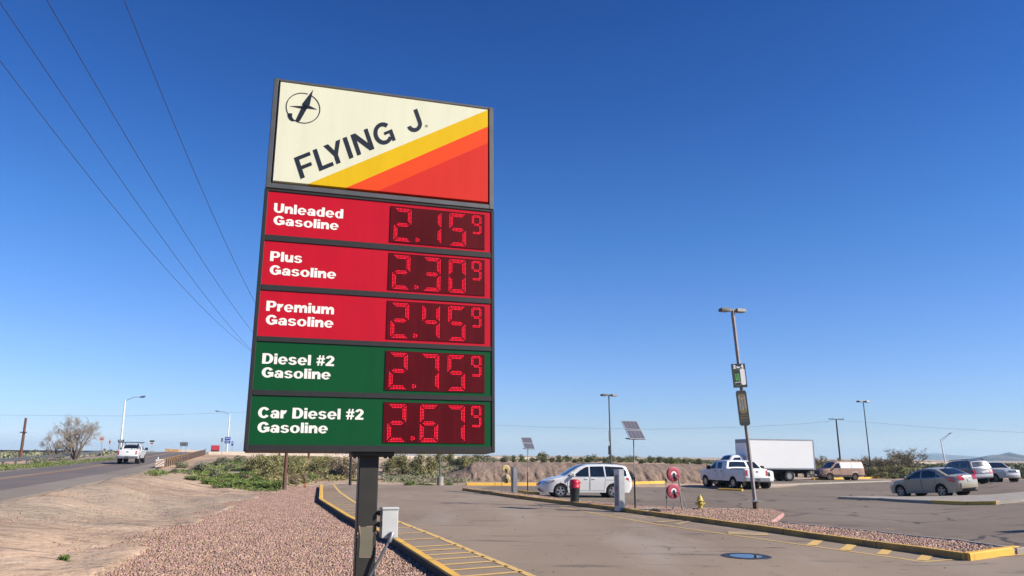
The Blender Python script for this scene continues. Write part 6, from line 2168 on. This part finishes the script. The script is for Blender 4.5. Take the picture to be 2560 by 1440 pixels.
G1 = 'sage shrubs on the bank below the guard rail'
for px, py, w, h in ((452, 1170, 52, 20), (437, 1184, 34, 16), (500, 1180, 58, 30), (533, 1196, 52, 30), (556, 1163, 60, 24), (600, 1157, 50, 22), (575, 1178, 44, 22), (622, 1172, 40, 20), (470, 1186, 36, 16)):
    shrub('sage', px, py, w, h, 'rounded grey green sage shrub on the bank below the rusty guard rail', G1)
G2 = 'green weeds at the foot of the bank'
for px, py, w, h in ((480, 1200, 60, 16), (520, 1210, 70, 18), (560, 1220, 70, 18), (600, 1216, 60, 22), (640, 1222, 60, 22), (672, 1224, 56, 30), (695, 1224, 40, 34), (580, 1198, 56, 20), (545, 1192, 44, 14), (640, 1203, 50, 18), (610, 1190, 50, 18)):
    shrub('lush', px, py, w, h, 'bright green weed clump at the foot of the road bank', G2, cat='weeds', name='weed_clump')
for px, py, w, h in ((500, 1198, 50, 12), (545, 1208, 40, 12)):
    shrub('tan', px, py, w, h, 'tan dry grass clump among the green weeds of the bank', G2, cat='weeds', name='weed_clump')
G3 = 'olive brush between the road and the lot'
for px, py, w, h in ((640, 1178, 90, 42), (668, 1200, 90, 58), (690, 1176, 70, 42), (724, 1196, 70, 48), (748, 1188, 84, 50), (790, 1184, 80, 42), (655, 1160, 60, 26), (735, 1168, 60, 30), (812, 1176, 60, 40)):
    shrub('olive', px, py, w, h, 'feathery olive green shrub in the brush left of the price sign post', G3)
for px, py, w, h in ((735, 1214, 50, 34), (757, 1208, 36, 30)):
    shrub('dry', px, py, w, h, 'grey brown dry reed clump beside the red brown pole', 'dry clumps beside the red brown pole')
shrub('dry', 610, 1196, 70, 14, 'low rusty brown dry brush among the green bank weeds')
shrub('lush', 776, 1204, 44, 26, 'bright green shrub beside the thin dark fence post')
for px, py, w, h in ((836, 1192, 66, 56), (858, 1196, 60, 62), (885, 1196, 50, 54)):
    shrub('dry', px, py, w, h, 'tall tangled grey brown thicket left of the price sign post', 'grey brown thicket by the black lamp post')
shrub('dark', 840, 1194, 56, 26, 'dark green low shrub under the grey brown thicket')
for px, py, w, h in ((850, 1199, 50, 8), (890, 1202, 40, 8), (975, 1200, 60, 10), (1010, 1200, 60, 10), (935, 1200, 50, 9)):
    shrub('lush', px, py, w, h, 'low green weed patch below the brush behind the price sign post', 'low weed patches behind the price sign post', cat='weeds', name='weed_clump')
for px, py, w, h in ((1024, 1213, 46, 15), (1052, 1212, 40, 9), (1072, 1213, 40, 8), (1122, 1213, 26, 13), (1040, 1204, 30, 6)):
    shrub('lush', px, py, w, h, 'small green weed clump at the lot edge by the concrete lamp plinth', 'weeds by the concrete lamp plinth', cat='weeds', name='weed_clump')
for px, py, w, h in ((975, 1182, 60, 44), (1010, 1188, 70, 56), (1045, 1192, 80, 62), (1075, 1188, 70, 52), (1100, 1170, 66, 42), (1128, 1164, 56, 34), (990, 1170, 50, 36), (1165, 1186, 58, 50), (1178, 1178, 46, 36)):
    shrub('olive', px, py, w, h, 'feathery olive shrub in the brush between the sign post and the bank', 'olive brush right of the sign post')
for px, py, w, h in ((1125, 1192, 26, 12), (1140, 1178, 22, 10), (1152, 1172, 18, 8), (1110, 1200, 26, 12), (1196, 1171, 20, 9), (1208, 1168, 18, 8), (1222, 1166, 18, 8), (1130, 1199, 20, 9), (1172, 1166, 18, 8)):
    shrub('sage', px, py, w, h, 'small grey sage bush on the stony slope left of the bank', 'small sage bushes on the stony slope')
G4 = 'shrubs along the top of the dirt bank'
row = [(1146, 76, 34, 26, 0), (1160, 78, 26, 20, 0), (1191, 76, 32, 22, 0), (1219, 78, 28, 20, 0), (1236, 80, 22, 15, 0), (1262, 78, 28, 20, 0), (1284, 79, 26, 18, 0), (1305, 80, 24, 20, 0), (1330, 78, 26, 16, 0), (1360, 78, 36, 28, 0), (1380, 80, 22, 17, 0), (1398, 80, 22, 19, 0)]
x = 1418
while x < 1800:
    w = rnd.uniform(16, 34)
    row.append((x, rnd.uniform(76, 92), w, w * rnd.uniform(.5, .8), 0))
    x += w * rnd.uniform(.55, .95)
for px, Y, w, h, _ in row:
    shrub(rnd.choice(['dark', 'dark', 'dark', 'green', 'sage']), px, 0, w * 1.5, h * 1.0, 'round dark green creosote shrub in the row on top of the dirt bank', G4, Y=Y)

# ground cover nobody could count
def scatter(name, poly_px, n, size, m, label, seed, tall=1.0, dz=0.0):
    rs = np.random.RandomState(seed)
    pts = np.array([tuple(at(*q)[:2]) for q in poly_px])
    x0, y0 = pts.min(0); x1, y1 = pts.max(0)
    X = np.empty(0); Y = np.empty(0)
    while len(X) < n:
        x = x0 + (x1 - x0) * rs.rand(n); y = y0 + (y1 - y0) * rs.rand(n)
        k = inpoly(x, y, [tuple(q) for q in pts]) & (np.sin(x * 1.3 + 2 * np.sin(y * .7)) + np.sin(y * .9 - x * .4) + rs.rand(n) * 2.2 > .7)
        X = np.append(X, x[k]); Y = np.append(Y, y[k])
    X, Y = X[:n], Y[:n]
    hgt = rs.rand(n) * .16 * tall
    P = np.stack([X, Y, gz(X, Y) + hgt + dz], -1)
    N = rs.randn(n, 3) + np.array([0, -.4, .2]); N /= np.linalg.norm(N, axis=1)[:, None]
    V, F = leaf_quads(P, N, size * np.ones(n), rs, .4)
    t = .7 + .6 * rs.rand(n)
    T = np.stack([t * (.85 + .4 * rs.rand(n)), t, t * .9, np.ones(n)], -1).repeat(4, 0)
    tag(npmesh(name, V, F, m, tint=T), label, kind='stuff')
scatter('grass', [(420, 1180), (470, 1190), (520, 1212), (600, 1226), (690, 1230), (705, 1215), (660, 1185), (640, 1165), (600, 1150), (540, 1155), (500, 1168)], 15000, .075, M['leaf_lush'], 'green grass and weeds covering the road bank', 21, 1.0)
scatter('grass', [(640, 1200), (705, 1222), (800, 1206), (880, 1200), (880, 1150), (700, 1146), (640, 1152)], 12000, .10, M['leaf_olive'], 'olive grass under the brush left of the sign post', 22, 2.2)
scatter('grass', [(955, 1206), (1150, 1208), (1240, 1172), (1240, 1158), (955, 1158)], 9000, .09, M['leaf_sage'], 'dry grey green ground cover on the stony slope', 23, 1.6)
scatter('grass', [(0, 1166), (300, 1140), (400, 1132), (300, 1130), (-50, 1136), (-50, 1172)], 12000, .09, M['leaf_olive'], 'dry scrub grass beyond the far guard rail', 24, 2.0)
scatter('grass', [(0, 1180), (150, 1166), (300, 1149), (300, 1146), (150, 1160), (0, 1170)], 5000, .075, M['leaf_green'], 'green weeds along the far guard rail', 25, 2.0)
scatter('grass', [(118, 1403), (168, 1397), (176, 1409), (128, 1412)], 240, .04, M['leaf_lush'], 'small green grass tuft in the bare dirt', 26, .5)
scatter('grass', [(355, 1188), (385, 1178), (425, 1186), (395, 1192)], 900, .07, M['leaf_green'], 'weeds at the end of the rusty guard rail', 27, 1.2)
scatter('grass', [(2030, 1192), (2290, 1188), (2460, 1180), (2600, 1184), (2600, 1164), (2300, 1160), (2030, 1166)], 26000, .14, M['leaf_dark'], 'dark green desert ground cover beyond the lot', 28, 4.0)
scatter('dry_weeds', [(0, 1330), (330, 1300), (560, 1235), (480, 1205), (380, 1200), (250, 1225), (0, 1270)], 420, .032, M['dry_stem'], 'dry weed tufts scattered over the bare dirt', 29, .5)

def scrub(name, n, r0, r1, a0, a1, h, m, label, seed, base=0.0):
    """a far belt of brush that reads as one mass"""
    rs = np.random.RandomState(seed)
    nb = n
    a = np.radians(a0 + (a1 - a0) * rs.rand(nb)); r = r0 + (r1 - r0) * rs.rand(nb) ** .8
    X, Y = r * np.sin(a), r * np.cos(a)
    Z = gz(X, Y)
    w = h * (.8 + 1.2 * rs.rand(nb)); hh = h * (.5 + .6 * rs.rand(nb))
    q = 46
    d = rs.randn(nb, q, 3); d /= np.linalg.norm(d, axis=2)[:, :, None]
    d[:, :, 2] = np.abs(d[:, :, 2])
    P = np.stack([X, Y, Z], -1)[:, None, :] + d * np.stack([w, w, hh], -1)[:, None, :] * (.5 + .5 * rs.rand(nb, q, 1))
    N = d.reshape(-1, 3) + rs.randn(nb * q, 3) * .6; N /= np.linalg.norm(N, axis=1)[:, None]
    V, F = leaf_quads(P.reshape(-1, 3), N, np.repeat(h * .26, nb * q), rs, .6)
    t = (.7 + .6 * rs.rand(nb, 1)) * (.8 + .4 * rs.rand(nb, q))
    T = np.stack([t, t, t * .95, np.ones_like(t)], -1).reshape(-1, 4).repeat(4, 0)
    tag(npmesh(name, V, F, m, tint=T), label, kind='stuff')
scrub('far_scrub', 520, 150, 420, 6, 36, 1.0, M['leaf_dark'], 'belt of dark desert brush on the plain', 31)
scrub('far_scrub', 260, 100, 260, 22, 40, 1.1, M['leaf_dark'], 'low desert brush beyond the parked cars', 32)
scrub('far_scrub', 240, 120, 300, -40, -27, .9, M['leaf_sage'], 'low scrub on the plain left of the road', 33)

def branch_segments(seed, H, n0, depth, spread, taper=.62, lean=0.0, up=.25, kids=(2, 4), start=.25, wob=.12):
    """recursive limbs; returns list of (points, radii)"""
    r_ = random.Random(seed)
    segs = []
    def grow(p, d, L, r, lev):
        pts, rs_ = [p], [r]
        n = 4
        for i in range(n):
            d = (d + Vector((r_.gauss(0, wob), r_.gauss(0, wob), r_.gauss(0, wob) + up * .12))).normalized()
            p = p + d * (L / n)
            pts.append(p); rs_.append(r * (1 - (i + 1) / n * .45))
        segs.append((pts, rs_, lev))
        if lev >= depth: return
        for k in range(r_.randint(*kids)):
            t = r_.uniform(start, 1)
            i = min(n - 1, int(t * n))
            q = pts[i].lerp(pts[i + 1], t * n - i)
            ax = Vector((r_.gauss(0, 1), r_.gauss(0, 1), r_.gauss(0, .6)))
            ax = (ax - d * ax.dot(d)).normalized()
            dd = (d + ax * spread * r_.uniform(.6, 1.2)).normalized()
            grow(q, dd, L * taper * r_.uniform(.8, 1.15), rs_[i] * .55, lev + 1)
        grow(pts[-1], (d + Vector((r_.gauss(0, .2), r_.gauss(0, .2), .1))).normalized(), L * taper, rs_[-1] * .8, lev + 1)
    for k in range(n0):
        a = 2 * math.pi * k / n0 + r_.uniform(-.4, .4)
        grow(Vector((math.cos(a) * .08, math.sin(a) * .08, 0)), Vector((math.cos(a) * spread * .8 + lean, math.sin(a) * spread * .8, 1)).normalized(), H * .36, H * .022, 0)
    return segs

def tubes_np(segs, n=4):
    V, F, b = [], [], 0
    for pts, rs_, lev in segs:
        for i in range(len(pts) - 1):
            d = (pts[i + 1] - pts[i]).normalized()
            ref = Vector((0, 0, 1)) if abs(d.z) < .9 else Vector((1, 0, 0))
            a = d.cross(ref).normalized(); c = d.cross(a)
            for p, r in ((pts[i], rs_[i]), (pts[i + 1], rs_[i + 1])):
                for k in range(n):
                    t = 2 * math.pi * k / n
                    V.append(p + (a * math.cos(t) + c * math.sin(t)) * r)
            F += [(b + k, b + (k + 1) % n, b + n + (k + 1) % n, b + n + k) for k in range(n)]
            b += 2 * n
    return V, F

def tree(p, H, seed, label, cat='tree', bare=False, leaf=None, n0=3, depth=4, spread=.55, nleaf=6000, lsize=.05, group=None, minr=.012, droop=0.0, kids=(2, 4), wide=1.0):
    t = empty('bare_tree' if bare else 'desert_tree', p, 0, label, cat, group)
    segs = branch_segments(seed, H, n0, depth, spread, kids=kids)
    zmax = max(q.z for s_ in segs for q in s_[0])
    f = H / zmax
    segs = [([Vector((q.x * f * wide, q.y * f * wide, q.z * f)) for q in a], [max(minr if l > 1 else minr * 1.5, r * f) for r in b], l) for a, b, l in segs]
    V, F = tubes_np([s_ for s_ in segs if s_[2] <= 1], 7)
    npmesh('trunk', V, F, M['bark'], t, tint=None)
    V, F = tubes_np([s_ for s_ in segs if s_[2] > 1], 3)
    V = [tuple(v) for v in V]
    c = npmesh('crown', V, F, M['twig'] if bare else M['bark'], t)
    if leaf:
        rs = np.random.RandomState(seed)
        tips = [(a, l) for a, b, l in segs if l >= depth - 1]
        P = []
        for i in range(nleaf):
            a, l = tips[rs.randint(len(tips))]
            j = rs.randint(len(a) - 1)
            q = a[j].lerp(a[j + 1], rs.rand())
            P.append((q.x + rs.randn() * .12, q.y + rs.randn() * .12, q.z + rs.randn() * .1 - droop * rs.rand()))
        P = np.array(P); N = rs.randn(nleaf, 3); N /= np.linalg.norm(N, axis=1)[:, None]
        V, F = leaf_quads(P, N, lsize * np.ones(nleaf), rs, .45)
        tt = .65 + .7 * rs.rand(nleaf)
        T = np.stack([tt * (.9 + .3 * rs.rand(nleaf)), tt, tt * .9, np.ones(nleaf)], -1).repeat(4, 0)
        npmesh('foliage', V, F, leaf, t, tint=T)
    return t
p = along(190, 92)
tree(p, 5.5, 5, 'large bare twiggy tree beside the road left of the white pickup', bare=True, n0=5, depth=6, spread=.85, minr=.0062, kids=(2, 3))
p = along(150, 97)
tree(p, 3.7, 9, 'lower bare twiggy tree leaning out left of the large bare tree', bare=True, n0=4, depth=6, spread=.9, minr=.0062, kids=(2, 3))
tree(along(2250, 96), 3.55, 12, 'tall airy mesquite tree right of the dark leaning lamp post', wide=1.7, leaf=M['leaf_mesq'], n0=5, depth=4, spread=.7, nleaf=5000, lsize=.06, minr=.014)
tree(along(2205, 99), 2.7, 13, 'lower mesquite tree directly right of the leaning lamp post', wide=1.7, leaf=M['leaf_mesq'], n0=5, depth=4, spread=.8, nleaf=3200, lsize=.06, minr=.014)
tree(along(2150, 98), 2.3, 14, 'thin pale mesquite tree between the utility pole and the leaning lamp post', wide=1.7, leaf=M['leaf_mesq'], n0=5, depth=4, spread=.85, nleaf=1600, lsize=.055, minr=.014)
tree(along(2055, 94), 2.6, 15, 'bushy mesquite tree right of the cargo box, left of the utility pole', wide=1.7, leaf=M['leaf_mesq'], n0=5, depth=4, spread=.8, nleaf=3000, lsize=.065, minr=.014)
for px, Y, w, h in ((2170, 92, 80, 28), (2215, 92, 90, 30), (2255, 91, 100, 32), (2290, 93, 70, 26), (2130, 93, 70, 22), (2200, 90, 60, 18), (2075, 93, 60, 26), (2040, 92, 50, 26)):
    shrub('olive', px, 0, w, h, 'dense olive brown brush at the foot of the mesquite trees', 'olive brush under the mesquite trees', Y=Y)
for px, Y, w, h in ((2310, 100, 40, 24), (2335, 104, 50, 26), (2370, 110, 50, 22), (2400, 112, 46, 20), (2300, 90, 50, 16), (2340, 90, 60, 14), (2260, 89, 60, 12), (2230, 88, 40, 10), (2380, 96, 50, 12), (2520, 90, 50, 18), (2548, 94, 50, 20), (2555, 84, 40, 14), (2420, 110, 40, 18), (2470, 120, 50, 16)):
    shrub('dark', px, 0, w, h, 'low dark green shrub beyond the lot towards the mountains', 'low shrubs beyond the parked cars', Y=Y)
for px, py, w, h in ((88, 1165, 44, 28), (30, 1148, 60, 14), (60, 1150, 40, 12), (110, 1158, 40, 14), (10, 1170, 40, 12), (150, 1154, 40, 12)):
    shrub('sage', px, py, w, h, 'grey green bush beside the far guard rail under the bare tree', 'bushes beside the far guard rail')
shrub('dark', 86, 1136, 34, 14, 'dark round bush between the short timber pole and the bare tree')
for px, py, w, h in ((30, 1134, 50, 9), (55, 1133, 36, 8), (95, 1135, 40, 7)):
    o = shrub('tan', px, py, w, h, 'low pale dry brush mound on the plain left of the bare tree', 'pale dry mounds on the plain')


# ------------------------------------------------------------------ the air
hm = bpy.data.materials.new('desert_haze')
hm.use_nodes = True
ht = hm.node_tree
ht.nodes.remove(ht.nodes['Principled BSDF'])
pv = ht.nodes.new('ShaderNodeVolumePrincipled')
pv.inputs['Color'].default_value = (.55, .80, 1, 1)
pv.inputs['Density'].default_value = .00016
pv.inputs['Anisotropy'].default_value = .1
ht.links.new(pv.outputs[0], ht.nodes['Material Output'].inputs['Volume'])
tag(MB().box(-5800, 5800, -5800, 5800, -16, 62).build('haze', hm), 'thin blue desert haze', kind='stuff')
